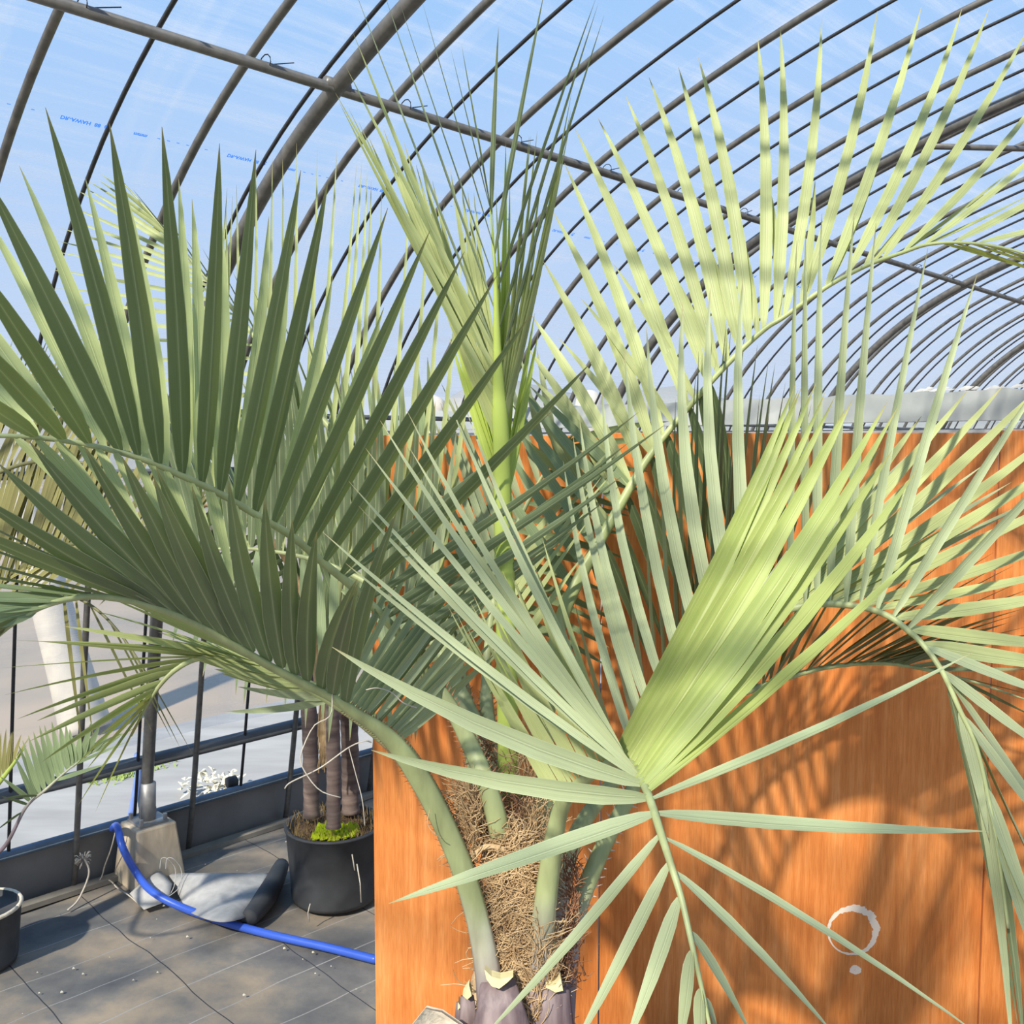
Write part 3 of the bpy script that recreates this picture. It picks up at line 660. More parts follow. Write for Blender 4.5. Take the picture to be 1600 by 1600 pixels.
leaves(K, RE, [(1446, 1011, 1680, 1100), (1472, 1050, 1660, 1190), (1478, 1055, 1680, 1340), (1505, 1120, 1650, 1310), (1517, 1140, 1640, 1400), (1540, 1230, 1625, 1460), (1550, 1280, 1640, 1560)], w=.013, dd=-.05, bend=-.02, m='glaucous', jit=0)
leaves(K, RE, [(1478, 1055, 1590, 1600), (1517, 1140, 1582, 1660), (1530, 1180, 1600, 1640), (1500, 1110, 1545, 1310)], w=.011, dd=-.05, bend=.03, m='glaucous', jit=0)
# F: front frond coming towards the viewer and drooping
RF = frond(palm, [(832, 1600, 2.0), (842, 1500, 2.0), (853, 1400, 1.98), (866, 1310, 1.94), (880, 1255, 1.89), (905, 1226, 1.82), (935, 1203, 1.74), (965, 1190, 1.64), (990, 1197, 1.54), (1004, 1220, 1.45), (1016, 1250, 1.38), (1032, 1300, 1.32), (1048, 1350, 1.28), (1065, 1405, 1.25), (1082, 1480, 1.22), (1100, 1560, 1.20), (1118, 1650, 1.18)],
           [(0, .032, .022), (.12, .024, .018), (.22, .017, .013), (.36, .011, .010), (.55, .0075, .007), (.8, .0045, .004), (1, .002, .002)], 'petiole', n=110, ref=Vector((.2, 1, .2)), label='smooth green petiole curving forward into a pale drooping rachis')
FT = [(961, 1170, 1243, 600, .02), (964, 1174, 1247, 610, .02), (967, 1178, 1252, 606, .03), (970, 1182, 1275, 599, .03), (974, 1186, 1290, 612, .04), (978, 1190, 1304, 621, .04), (983, 1195, 1320, 640, .05), (987, 1200, 1332, 625, .05), (991, 1204, 1372, 650, .05), (995, 1208, 1386, 629, .06), (999, 1212, 1403, 636, .06), (1003, 1218, 1394, 704, .08), (1007, 1222, 1433, 734, .10), (1013, 1228, 1454, 846, .12)]
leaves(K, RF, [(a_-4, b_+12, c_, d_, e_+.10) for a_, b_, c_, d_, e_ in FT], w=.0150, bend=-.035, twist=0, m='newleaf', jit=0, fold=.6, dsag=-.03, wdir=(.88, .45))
leaves(K, RF, [(1022, 1247, 1521, 1019, .12), (1028, 1272, 1546, 1299, .05)], w=.0135, bend=-.035, m='glaucous', jit=0, fold=.4)
leaves(K, RF, [(1043, 1311, 1540, 1625, .0), (1056, 1364, 1310, 1625, .0), (1081, 1459, 1175, 1620, 0), (1101, 1562, 1125, 1640, 0)], w=.0095, bend=.03, m='glaucous', jit=0, fold=.4)
leaves(K, RF, [(1023, 1272, 607, 1412, -.06)], w=.017, bend=.02, m='glaucous', jit=0, fold=.35)
leaves(K, RF, [(1014, 1246, 580, 1172, 0), (1004, 1225, 519, 1011, .05)], w=.0150, bend=.06, wdir=(.3, 1), m='glaucous', jit=0, fold=.35)
leaves(K, RF, [(1032, 1305, 755, 1620, -.05), (1047, 1349, 890, 1650, -.05), (1059, 1405, 975, 1640, -.03), (1079, 1484, 1060, 1640, 0), (1095, 1545, 1095, 1660, 0)], w=.0105, bend=.03, m='glaucous', jit=0, fold=.4)
leaves(K, RF, [(1000, 1218, 504, 831), (998, 1212, 545, 752), (994, 1208, 571, 700), (990, 1204, 594, 657), (986, 1200, 635, 640), (982, 1196, 700, 625), (978, 1193, 712, 645), (974, 1190, 728, 640), (996, 1210, 560, 790), (1000, 1215, 540, 880), (984, 1198, 640, 700)], w=.0072, wdir=(.75, .6), dd=.15, bend=.04, m='glaucous', jit=0, fold=.35)
leaves(K, RF, [(870, 1262, 700, 960), (885, 1240, 730, 960), (905, 1227, 760, 930), (925, 1212, 790, 900), (945, 1200, 820, 880), (962, 1192, 850, 860)], n=20, w=.0055, dd=.12, bend=.02, wdir=(.8, .5), m='yellowleaf', jit=22)
# H: shaded rear right frond in front of the screen
RH = frond(palm, [(860, 1500, 2.16), (890, 1330, 2.22), (960, 1220, 2.32), (1050, 1140, 2.42), (1130, 1095, 2.50), (1225, 1061, 2.56), (1290, 1043, 2.58), (1375, 1036, 2.58), (1450, 1047, 2.55), (1520, 1065, 2.5), (1600, 1092, 2.45)],
           [(0, .026, .012), (.3, .014, .010), (.5, .008, .006), (1, .002, .002)], 'petiole', n=80)
leaves(K, RH, [(960, 1220, 880, 960), (1000, 1180, 930, 900), (1040, 1145, 1010, 760), (1070, 1125, 1050, 620), (1095, 1110, 1090, 560), (1120, 1100, 1130, 500), (1145, 1090, 1180, 530), (1170, 1082, 1225, 580), (1195, 1072, 1270, 640), (1220, 1062, 1350, 760), (1250, 1055, 1430, 830), (1290, 1043, 1560, 860), (1330, 1040, 1600, 900), (1370, 1036, 1600, 950), (1410, 1040, 1560, 980)], n=38, w=.0165, dd=-.14, bend=.03, twist=.5, m='glaucous', jit=8, fold=.15)
leaves(K, RH, [(1100, 1108, 1120, 640), (1130, 1095, 1200, 620), (1170, 1080, 1290, 720), (1230, 1060, 1420, 850), (1300, 1042, 1500, 930), (1380, 1036, 1640, 990)], n=20, w=.014, dd=-.16, bend=-.03, twist=.5, m='glaucous', jit=10)
leaves(K, RH, [(1375, 1036, 1545, 983), (1410, 1040, 1600, 1010), (1450, 1047, 1620, 1060), (1480, 1055, 1620, 1120)], n=6, w=.007, dd=-.05, m='green')
# I: erect central fronds and the lime spear
RI = frond(palm, [(796, 1420, 2.10), (796, 1245, 2.10), (793, 1100, 2.10), (790, 950, 2.09), (786, 800, 2.08), (783, 690, 2.07), (779, 600, 2.06), (776, 510, 2.05), (774, 430, 2.04), (770, 380, 2.04), (766, 325, 2.03)],
           [(0, .026, .020), (.3, .022, .017), (.55, .017, .012), (.66, .009, .007), (.8, .004, .004), (1, .001, .001)], 'spear', n=80, label='bright lime young petiole rising to the spear leaf')
leaves(K, RI, [(767, 330, 721, 69), (767, 332, 704, 75), (768, 335, 779, 41), (774, 390, 659, 0), (775, 395, 852, -20), (777, 450, 620, -10), (779, 455, 932, -5), (781, 500, 597, -20), (781, 521, 935, 5), (782, 560, 549, -30), (782, 580, 944, 24)], w=.0052, dd=-.1, bend=.01, m='glaucous', jit=0, twist=.9)
leaves(K, RI, [(782, 560, 541, 105), (782, 590, 524, 145), (783, 610, 552, 52), (783, 630, 530, 160), (784, 640, 545, 170), (784, 660, 560, 190)], w=.0075, dd=-.12, bend=.01, m='yellowleaf', jit=0, twist=.4)
leaves(K, RI, [(783, 640, 568, 225), (783, 650, 600, 205), (784, 665, 618, 220), (785, 690, 660, 240), (785, 700, 640, 330), (785, 700, 702, 250), (784, 660, 730, 300), (783, 620, 748, 310)], n=16, w=.0095, dd=.0, bend=.02, m='yellowleaf', jit=9, twist=.3)
leaves(K, RI, [(785, 680, 899, 142), (785, 690, 890, 200), (784, 660, 870, 300), (785, 690, 850, 330), (784, 670, 835, 210), (784, 640, 829, 212)], n=11, w=.0075, dd=-.05, bend=-.01, m='yellowleaf', jit=6, twist=.9)
leaves(K, RI, [(782, 600, 787, 222), (783, 640, 778, 300), (784, 690, 770, 300), (784, 690, 800, 290)], w=.013, dd=.02, m='spear', jit=4)
leaves(K, RI, [(786, 740, 742, 470), (786, 760, 720, 480), (786, 780, 700, 520), (786, 760, 830, 480), (787, 790, 840, 560)], n=11, w=.010, dd=.05, m='spear', jit=8)
# J: rear left frond slanting up
RJ = frond(palm, [(800, 1500, 2.12), (775, 1330, 2.18), (742, 1180, 2.26), (705, 1020, 2.36), (650, 880, 2.48), (580, 750, 2.58), (500, 650, 2.66), (430, 568, 2.72), (370, 490, 2.77), (310, 420, 2.80), (250, 350, 2.82), (192, 285, 2.84)],
           [(0, .028, .012), (.3, .022, .010), (.45, .010, .008), (.8, .006, .006), (1, .002, .002)], 'petiole', spine=(.1, .36, 34, .014), n=90)
leaves(K, RJ, [(250, 350, 161, 277), (275, 380, 128, 288), (300, 410, 118, 300), (320, 435, 101, 352), (340, 455, 90, 377), (365, 485, 81, 432), (390, 515, 95, 490), (420, 555, 110, 560), (460, 605, 170, 640), (510, 660, 250, 690)], n=20, w=.0065, dd=.05, bend=-.03, m='yellowleaf', jit=8)
leaves(K, RJ, [(260, 362, 200, 300), (330, 445, 270, 340), (400, 530, 330, 400), (450, 590, 370, 430), (520, 672, 450, 500), (590, 760, 540, 560), (640, 860, 620, 640)], n=14, w=.0075, dd=-.1, bend=.02, m='green', jit=8)
# K: rear left frond with tall pale upright leaflets
RK = frond(palm, [(805, 1500, 2.14), (790, 1340, 2.18), (760, 1200, 2.24), (722, 1090, 2.30), (680, 1010, 2.38), (610, 935, 2.46), (520, 885, 2.52), (430, 862, 2.56), (340, 858, 2.60), (260, 880, 2.62)],
           [(0, .026, .012), (.3, .024, .010), (.45, .010, .007), (1, .002, .002)], 'petiole', spine=(.1, .4, 34, .014), n=80)
leaves(K, RK, [(300, 866, 355, 290), (340, 858, 358, 330), (375, 858, 380, 262), (410, 860, 429, 250), (440, 863, 463, 232), (470, 868, 514, 240), (500, 876, 556, 250), (530, 890, 568, 255), (560, 905, 600, 290), (600, 930, 655, 300), (640, 965, 700, 330), (670, 1000, 760, 420)], n=20, w=.0070, dd=.05, bend=-.02, m='yellowleaf', jit=10, twist=.3)
leaves(K, RK, [(290, 870, 180, 560), (350, 858, 300, 580), (400, 860, 400, 560), (450, 865, 440, 540), (500, 876, 470, 560), (560, 905, 560, 570), (610, 935, 640, 600), (660, 985, 720, 680)], n=24, w=.016, dd=-.1, bend=-.03, m='glaucous', jit=12)
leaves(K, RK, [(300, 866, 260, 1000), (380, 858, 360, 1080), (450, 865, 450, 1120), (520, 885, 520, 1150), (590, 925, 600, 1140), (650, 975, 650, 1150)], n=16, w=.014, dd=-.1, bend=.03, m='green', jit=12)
# two more rear petioles, their blades crossing the middle
RG = frond(palm, [(820, 1480, 2.16), (800, 1330, 2.20), (772, 1200, 2.26), (760, 1090, 2.32), (768, 960, 2.40), (800, 840, 2.46), (850, 740, 2.50), (910, 660, 2.52)],
           [(0, .024, .012), (.35, .022, .010), (.5, .010, .007), (1, .002, .002)], 'petiole', spine=(.1, .45, 30, .014), n=60)
leaves(K, RG, [(768, 960, 640, 690), (780, 900, 690, 640), (800, 840, 700, 600), (830, 780, 760, 560), (870, 710, 830, 540)], n=13, w=.010, dd=.05, m='glaucous', jit=12)
leaves(K, RG, [(770, 950, 960, 1040), (785, 890, 960, 960), (810, 820, 970, 860), (850, 745, 1010, 770), (890, 690, 1040, 660)], n=14, w=.011, dd=.05, m='green', jit=12, bend=.05)
leaves(K, RG, [(765, 980, 640, 1060), (770, 930, 600, 960), (790, 870, 620, 860), (810, 820, 640, 770)], n=12, w=.010, dd=.02, m='green', jit=12, bend=-.05)
leaves(K, RG, [(760, 1090, 900, 900), (765, 1000, 940, 760), (785, 890, 960, 690)], n=8, w=.009, dd=-.05, m='yellowleaf', jit=12)
emit(K, palm)

# trunk with matted fibre, cut stubs
tc_ = P(812, 1640, 2.08)
V = []; Fc = []; nr, nk = 26, 26
ctl = [(1800, 812, .135), (1640, 812, .125), (1560, 812, .105), (1480, 812, .075), (1400, 806, .066), (1340, 800, .062), (1290, 800, .055), (1240, 806, .035)]
for i in range(nr+1):
    x = i/nr*(len(ctl)-1); q = min(int(x), len(ctl)-2); f_ = x-q
    py, cx, r_ = (ctl[q][j]+(ctl[q+1][j]-ctl[q][j])*f_ for j in range(3)); c = P(cx, py, 2.12)
    for k2 in range(nk):
        th = 2*math.pi*k2/nk; rr = r_*(1+.10*math.sin(3*th+i*.5)+.05*math.sin(7*th-i*.9)); V.append(c+Vector((rr*math.cos(th), rr*math.sin(th)*.9, 0)))
for i in range(nr):
    for k2 in range(nk):
        a_ = (k2+1) % nk; Fc.append((i*nk+k2, i*nk+a_, (i+1)*nk+a_, (i+1)*nk+k2))
Fc.append(tuple(nr*nk+k2 for k2 in range(nk)))
mesh('trunk', V, Fc, M['fiber'], palm)
def fibers(name, n, cx, cy, sx_, sy, d, ln, m, bias=0, curl=1.0):
    prt = []
    for i in range(n):
        py = random.uniform(-1, 1)*sy+cy; px = random.gauss(0, .45)*sx_+cx
        dz = (max(0, 1-((px-cx)/(sx_*1.1))**2))**.5
        p = P(px, py, d+.05-.055*dz-random.uniform(0, .022)); a_ = random.uniform(-math.pi, math.pi) if bias == 0 else random.gauss(bias, .7)
        pts = []; l_ = ln*random.uniform(.5, 1.4); cu = random.uniform(-1, 1)*2.2*curl
        for q in range(5):
            pts.append(p.copy()); p = p + (VR*math.cos(a_)+VU*math.sin(a_))*(l_/4) - VF*random.uniform(-.004, .006); a_ += cu/4
        W_ = .0013; v = []; f = []
        for q, pp in enumerate(pts):
            t = (pts[min(q+1, 4)]-pts[max(q-1, 0)]).normalized(); s_ = t.cross(VF).normalized()*W_*(1-.15*q); v += [pp-s_, pp+s_, pp-VF*W_]
        for q in range(4):
            b = q*3; f += [(b, b+2, b+5, b+3), (b+2, b+1, b+4, b+5)]
        prt.append((v, f))
    v, f = merge(prt); o = mesh(name, v, f, M[m], palm, smooth=False); o['kind'] = 'stuff'
fibers('fiber_mat', 3200, 806, 1450, 44, 150, 2.01, .055, 'fiber', curl=1.7)
fibers('fiber_mat', 500, 845, 1540, 34, 90, 2.0, .05, 'fiber', bias=1.6, curl=.4)
fibers('fiber_mat', 420, 770, 1270, 46, 60, 2.04, .045, 'fiberdark')
fibers('fiber_mat', 380, 830, 1250, 40, 90, 2.08, .05, 'fiber', bias=1.4, curl=.5)
fibers('fiber_mat', 320, 735, 1290, 26, 60, 2.0, .05, 'fiber', bias=2.2, curl=.5)
fibers('fiber_mat', 340, 895, 1440, 18, 100, 2.04, .03, 'fiberdark', bias=1.9, curl=.5)
fibers('fiber_mat', 260, 752, 1205, 22, 70, 2.12, .035, 'fiberdark', bias=-1)
# looped fibre roll
for q in range(16):
    pts = [P(768+26*math.cos(th)+random.uniform(-3, 3), 1340-12*math.sin(th)*1.5+random.uniform(-3, 3), 1.985) for th in [math.pi*j/8 for j in range(9)]]
    if q == 0: rolls = []
    rolls.append(tube(pts, .0022, 5))
v, f = merge(rolls); o = mesh('fiber_roll', v, f, M['fiber'], palm); o['kind'] = 'stuff'
def stub(pts, wds, th, cutpts, lab):
    """pts: centre line of a cut leaf base (bottom to top)"""
    P3 = [P(*p) for p in pts]; v, f = tube(P3, [(w_, t_) for w_, t_ in zip(wds, th)], 14, Vector((0, 1, 0)))
    o = mesh('leaf_base', v, f, M['stub'], palm); o['label'] = lab
    C3 = [P(*p) for p in cutpts]; V = C3+[c+VF*.028 for c in C3]; n = len(C3)
    Fc = [tuple(range(n)), tuple(range(2*n-1, n-1, -1))]+[(i, (i+1) % n, n+(i+1) % n, n+i) for i in range(n)]
    mesh('cut_face', V, Fc, M['cut'], o, smooth=False)
stub([(775, 1720, 1.97), (785, 1640, 1.95), (782, 1580, 1.95), (778, 1532, 1.97)], [.085, .075, .05, .036], [.02, .018, .014, .010],
     [(757, 1515, 1.944), (768, 1526, 1.940), (782, 1530, 1.940), (802, 1526, 1.944), (793, 1535, 1.938), (780, 1545, 1.938), (768, 1541, 1.938), (760, 1530, 1.94)], 'violet brown cut leaf base with pale cream cut, centre')
stub([(868, 1720, 2.0), (868, 1640, 1.98), (868, 1590, 1.98), (869, 1545, 1.98)], [.05, .044, .036, .028], [.018, .016, .012, .01],
     [(876, 1528, 1.965), (880, 1548, 1.96), (868, 1551, 1.96), (853, 1543, 1.96), (868, 1539, 1.962)], 'violet brown cut leaf base with cream tip, right')
stub([(745, 1720, 2.02), (738, 1640, 2.0), (732, 1590, 2.0), (730, 1556, 2.0)], [.03, .024, .019, .014], [.016, .014, .012, .008],
     [(733, 1540, 1.982), (737, 1556, 1.98), (730, 1562, 1.98), (723, 1556, 1.98)], 'slim cut leaf base with cream tip, left')
stub([(728, 1720, 2.06), (722, 1640, 2.05), (719, 1590, 2.05), (717, 1566, 2.05)], [.024, .020, .012, .006], [.012, .010, .008, .004],
     [(716, 1566, 2.04), (720, 1574, 2.035), (715, 1578, 2.035)], 'dark split leaf base at the far left')
stub([(905, 1700, 2.06), (898, 1650, 2.05), (893, 1610, 2.05), (889, 1594, 2.05)], [.03, .022, .014, .008], [.012, .010, .008, .004],
     [(888, 1592, 2.04), (893, 1597, 2.035), (887, 1600, 2.035)], 'dark leaf base at the right')
# purple sheath flanks of the two outer petioles
# dry curling threads hanging off the left fronds
def thread(pts, name='dry_thread', r=.0012, m='string', par=None):
    v, f = tube(catmull([P(*p) for p in pts], 24), r, 5); return mesh(name, v, f, M[m], par or palm)
thread([(518, 1030, 1.80), (519, 1080, 1.80), (516, 1118, 1.79), (490, 1135, 1.78), (470, 1180, 1.77), (476, 1205, 1.77), (500, 1235, 1.77), (532, 1246, 1.77)])
thread([(580, 1160, 1.84), (570, 1158, 1.83), (545, 1168, 1.82), (500, 1200, 1.80), (455, 1222, 1.79), (445, 1232, 1.79)], r=.0014)
thread([(545, 1168, 1.82), (556, 1210, 1.82), (566, 1250, 1.82), (570, 1290, 1.82)], r=.001)
thread([(572, 1078, 1.85), (590, 1075, 1.84), (612, 1082, 1.83), (630, 1098, 1.83), (652, 1106, 1.83)])
thread([(672, 1265, 1.93), (668, 1285, 1.92), (676, 1300, 1.92), (690, 1310, 1.93)], r=.0009, m='fiber')

# burlap wrapped root ball the palm stands in
rb = Vector((.02, 2.10, 0))
bu = empty('burlap_root_ball', rb, label='beige burlap wrapped root ball at the foot of the big palm', cat='root ball')
V, Fc = lathe(rb, [(.14, 0), (.22, .05), (.26, .15), (.25, .26), (.20, .34), (.12, .37)], 32, .02); mesh('burlap_wrap', V, Fc, M['burlap'], bu)
c = [P(636, 1612, 1.88), P(665, 1576, 1.90), P(690, 1582, 1.90), P(722, 1604, 1.90), P(735, 1700, 1.84), P(620, 1700, 1.84)]
V = c+[p+VF*.03+Vector((0, 0, -.01)) for p in c]
mesh('burlap_fold', V, [(0, 1, 2, 3, 4, 5), (11, 10, 9, 8, 7, 6)]+[(i, (i+1) % 6, 6+(i+1) % 6, 6+i) for i in range(6)], M['burlap'], bu)

# ------------------------------------------------------------------ background potted palm
pc = on_z(513, 1408); pc = Vector((pc.x, pc.y+.12, 0))
pp = on_z(513, 1432); PC = Vector((-.700, 3.69, 0))
def potgeo(c, r0, r1, h, n=40):
    prof = [(r0*.97, .004), (r0, .02), (r0*1.02, h*.3), (r1, h*.97), (r1*1.03, h*.975), (r1*1.03, h), (r1*.94, h), (r1*.92, h*.9)]
    return lathe(c, prof, n)
pot = empty('grow_bag_pot', PC, label='black grow bag pot with yellow-green moss beside the plywood edge', cat='pot')
v, f = potgeo(PC, .172, .190, .295); mesh('pot_body', v, f, M['potplastic'], pot)
for (px, y0, y1) in ((482, 1412, 1440), (552, 1335, 1360), (560, 1350, 1410)):
    q = []
    for yy in (y0, (y0+y1)/2, y1):
        d_ = 3.555; q.append(P(px+random.uniform(-3, 3)+(yy-y0)*.1, yy, d_))
    v, f = tube(q, .0025, 5); mesh('cracked_edge', v, f, M['string'], pot)
def mound(c, r, h, m, name, par, n=14, amp=.01):
    V = [c+Vector((0, 0, h))]; Fc = []
    for i in range(1, 7):
        for k2 in range(n*2):
            th = math.pi*k2/n; rr = r*i/6; V.append(c+Vector((rr*math.cos(th), rr*math.sin(th), h*(1-(i/6)**2)+random.uniform(-amp, amp))))
    N2 = n*2
    for k2 in range(N2): Fc.append((0, 1+k2, 1+(k2+1) % N2))
    for i in range(5):
        for k2 in range(N2): a_ = 1+i*N2; b = a_+N2; Fc.append((a_+k2, b+k2, b+(k2+1) % N2, a_+(k2+1) % N2))
    return mesh(name, V, Fc, M[m], par)
mound(PC+Vector((0, 0, .262)), .175, .035, 'mulch', 'potting_mulch', pot, amp=.006)
prt = []
for i in range(1500):      # moss tufts and low weeds
    a_ = random.uniform(0, 6.28); r_ = .17*math.sqrt(random.random()); yel = (math.cos(a_)*r_ < .07 and math.sin(a_)*r_ < -.03)
    if not (-.06 < r_*math.cos(a_) < .10 and r_*math.sin(a_) < -.04): continue
    c = PC+Vector((r_*math.cos(a_), r_*math.sin(a_), .291+random.uniform(0, .012))); s_ = random.uniform(.006, .013)
    prt.append(([c+Vector((s_, 0, 0)), c+Vector((-s_*.5, s_, 0)), c+Vector((-s_*.5, -s_, 0)), c+Vector((0, 0, s_*1.6))], [(0, 1, 3), (1, 2, 3), (2, 0, 3)]))
v, f = merge(prt); o = mesh('moss_cushion', v, f, M['moss'], pot, smooth=False); o['kind'] = 'stuff'
prt = []
for i in range(420):
    a_ = random.uniform(0, 6.28); r_ = .185*math.sqrt(random.random()); c = PC+Vector((r_*math.cos(a_), r_*math.sin(a_), .285)); h_ = random.uniform(.015, .055)
    d_ = Vector((random.uniform(-.02, .02), random.uniform(-.02, .02), h_)); s_ = Vector((.0022, 0, 0)); prt.append(([c-s_, c+s_, c+d_], [(0, 1, 2)]))
v, f = merge(prt); o = mesh('dry_weeds', v, f, simple('dry_weeds', (.28, .20, .07), (.14, .08, .04), .9, scale=40), pot, smooth=False); o['kind'] = 'stuff'
# multi-stemmed palm in that pot
pb = empty('potted_palm', PC+Vector((0, 0, .30)), label='three-stemmed ringed palm growing in the mossy black pot', cat='palm')
for (bx, by, tx, ty, d_, r_) in ((521, 1285, 517, 1060, 3.62, .026), (487, 1268, 478, 1040, 3.78, .030), (548, 1262, 541, 1050, 3.86, .034)):
    q = catmull([P(bx, by+8, d_), P((bx+tx)/2+2, (by+ty)/2, d_), P(tx, ty, d_)], 26)
    v, f = tube(q, [r_*(1.18 if i == 0 else 1)*(1+.06*(i % 2)) for i in range(27)], 14); mesh('stem', v, f, M['trunkbg'], pb)
prt = []
for i in range(60):
    px = random.uniform(500, 516); q = [P(px, 1100+random.uniform(-20, 20), 3.7), P(px+random.uniform(-4, 4), 1150, 3.68), P(px+random.uniform(-6, 6), random.uniform(1160, 1210), 3.68)]
    prt.append(tube(q, .003, 4))
v, f = merge(prt); o = mesh('dead_sheath', v, f, M['fiber'], pb); o['kind'] = 'stuff'
KB = 'bg'
RB1 = frond(pb, [(500, 1090, 3.70), (490, 1000, 3.66), (470, 920, 3.60), (430, 850, 3.52), (385, 810, 3.45), (330, 790, 3.38), (260, 800, 3.32)], [(0, .02, .012), (.3, .014, .01), (1, .004, .004)], 'fiber', n=50, label='brown dry petiole')
leaves(KB, RB1, [(455, 890, 300, 700), (430, 850, 300, 690), (400, 820, 320, 650), (360, 800, 300, 640), (320, 790, 250, 640), (280, 795, 200, 660)], n=16, w=.013, dd=.0, m='green', jit=14)
leaves(KB, RB1, [(470, 920, 360, 950), (440, 860, 320, 930), (400, 822, 290, 910), (350, 795, 230, 880), (290, 795, 180, 850)], n=16, w=.012, dd=.1, m='green', jit=14)
RB2 = frond(pb, [(515, 1090, 3.66), (520, 1000, 3.62), (535, 900, 3.58), (560, 820, 3.55), (600, 750, 3.5), (660, 700, 3.45), (720, 690, 3.4)], [(0, .02, .012), (.3, .012, .008), (1, .003, .003)], 'petiole', n=50)
leaves(KB, RB2, [(525, 950, 420, 640), (540, 880, 470, 600), (560, 820, 520, 590), (590, 765, 560, 560), (630, 725, 620, 560), (680, 695, 680, 570)], n=18, w=.014, dd=.0, m='green', jit=14)
leaves(KB, RB2, [(530, 920, 640, 1000), (550, 850, 690, 920), (580, 785, 720, 880), (640, 715, 740, 850), (690, 692, 790, 820)], n=16, w=.012, dd=-.1, m='green', jit=14)
RB3 = frond(pb, [(535, 1080, 3.80), (545, 980, 3.85), (530, 880, 3.9), (500, 800, 3.95), (460, 740, 4.0), (410, 710, 4.0)], [(0, .02, .012), (.3, .012, .008), (1, .003, .003)], 'petiole', n=50)
leaves(KB, RB3, [(545, 960, 440, 760), (535, 890, 430, 640), (510, 820, 430, 600), (480, 765, 410, 590), (440, 725, 370, 590)], n=14, w=.015, dd=.0, m='glaucous', jit=14)
leaves(KB, RB3, [(545, 980, 560, 760), (540, 900, 570, 700), (515, 830, 560, 640), (480, 770, 530, 600), (440, 725, 500, 590)], n=14, w=.015, dd=.0, m='glaucous', jit=14)
leaves(KB, RB1, [(495, 1030, 420, 830), (500, 1050, 470, 800), (500, 1060, 500, 820), (500, 1060, 540, 830)], n=12, w=.016, dd=-.1, m='green', jit=10)
emit(KB, pb)

# ------------------------------------------------------------------ left edge potted palm
LC = on_z(-62, 1535); LC = Vector((LC.x, LC.y+.12, 0))
lp = empty('worn_pot', LC, label='worn dark pot with a pale torn rim at the left edge', cat='pot')
v, f = potgeo(LC, .12, .135, .20, 30); mesh('pot_body', v, f, M['potplastic'], lp)
v, f = tube([LC+Vector((.134*math.cos(t), .134*math.sin(t), .198)) for t in [2*math.pi*i/30 for i in range(31)]], .007, 6); mesh('pot_rim', v, f, M['burlap'], lp)
mound(LC+Vector((0, 0, .15)), .122, .02, 'mulch', 'potting_mulch', lp, amp=.006)
l2 = empty('potted_palm', LC+Vector((0, 0, .15)), label='palm with olive fronds reaching in from the left edge', cat='palm')
d0 = 3.3
v, f = tube(catmull([LC+Vector((0, 0, .15)), LC+Vector((-.02, 0, .45)), LC+Vector((-.04, 0, .75))], 16), [.045-.001*i for i in range(17)], 12); mesh('stem', v, f, M['trunkbg'], l2)
KL = 'left'
def lbase(): return (-70, 1190, 3.25)
RL1 = frond(l2, [(-70, 1190, 3.25), (-60, 1060, 3.2), (-20, 940, 3.1), (60, 870, 3.0), (150, 845, 2.9), (240, 860, 2.8), (320, 890, 2.75)], [(0, .02, .012), (.3, .010, .008), (1, .003, .003)], 'olive', n=60)
leaves(KL, RL1, [(-20, 940, 50, 640), (20, 895, 100, 600), (60, 870, 150, 590), (100, 855, 190, 600), (140, 846, 240, 640), (180, 848, 275, 690), (220, 855, 300, 730), (260, 868, 340, 770)], n=40, w=.009, dd=.0, m='olive', jit=26, bend=-.04)
leaves(KL, RL1, [(-10, 925, -110, 1000), (40, 882, -70, 960), (90, 858, -20, 940), (140, 846, 30, 930), (200, 850, 100, 930), (260, 868, 180, 940)], n=26, w=.008, dd=.1, m='olive', jit=14)
RL2 = frond(l2, [(-70, 1190, 3.25), (-110, 1050, 3.2), (-110, 900, 3.15), (-60, 780, 3.1), (20, 730, 3.05), (110, 720, 3.0), (190, 745, 2.95)], [(0, .02, .012), (.3, .010, .008), (1, .003, .003)], 'olive', n=60)
leaves(KL, RL2, [(-80, 820, 10, 580), (-40, 760, 50, 530), (0, 735, 90, 530), (50, 722, 140, 560), (100, 720, 200, 590), (150, 730, 250, 640)], n=26, w=.009, dd=.0, m='olive', jit=24)
leaves(KL, RL2, [(-60, 780, -130, 980), (-20, 745, -80, 950), (40, 724, -20, 940), (90, 720, 30, 920), (140, 728, 80, 900), (180, 742, 120, 870)], n=36, w=.010, dd=.0, m='olive', jit=18)
RL3 = frond(l2, [(-70, 1190, 3.25), (-80, 1120, 3.2), (-30, 1010, 3.15), (60, 925, 3.1), (100, 925, 3.1), (160, 960, 3.05), (215, 1030, 3.0), (250, 1110, 3.0)], [(0, .018, .012), (.3, .009, .007), (1, .002, .002)], 'olive', n=60)
leaves(KL, RL3, [(100, 925, 125, 1180), (120, 930, 150, 1150), (140, 945, 240, 1140), (170, 970, 270, 1160), (190, 995, 285, 1170), (215, 1030, 300, 1175)], w=.008, dd=.0, m='olive', jit=6)
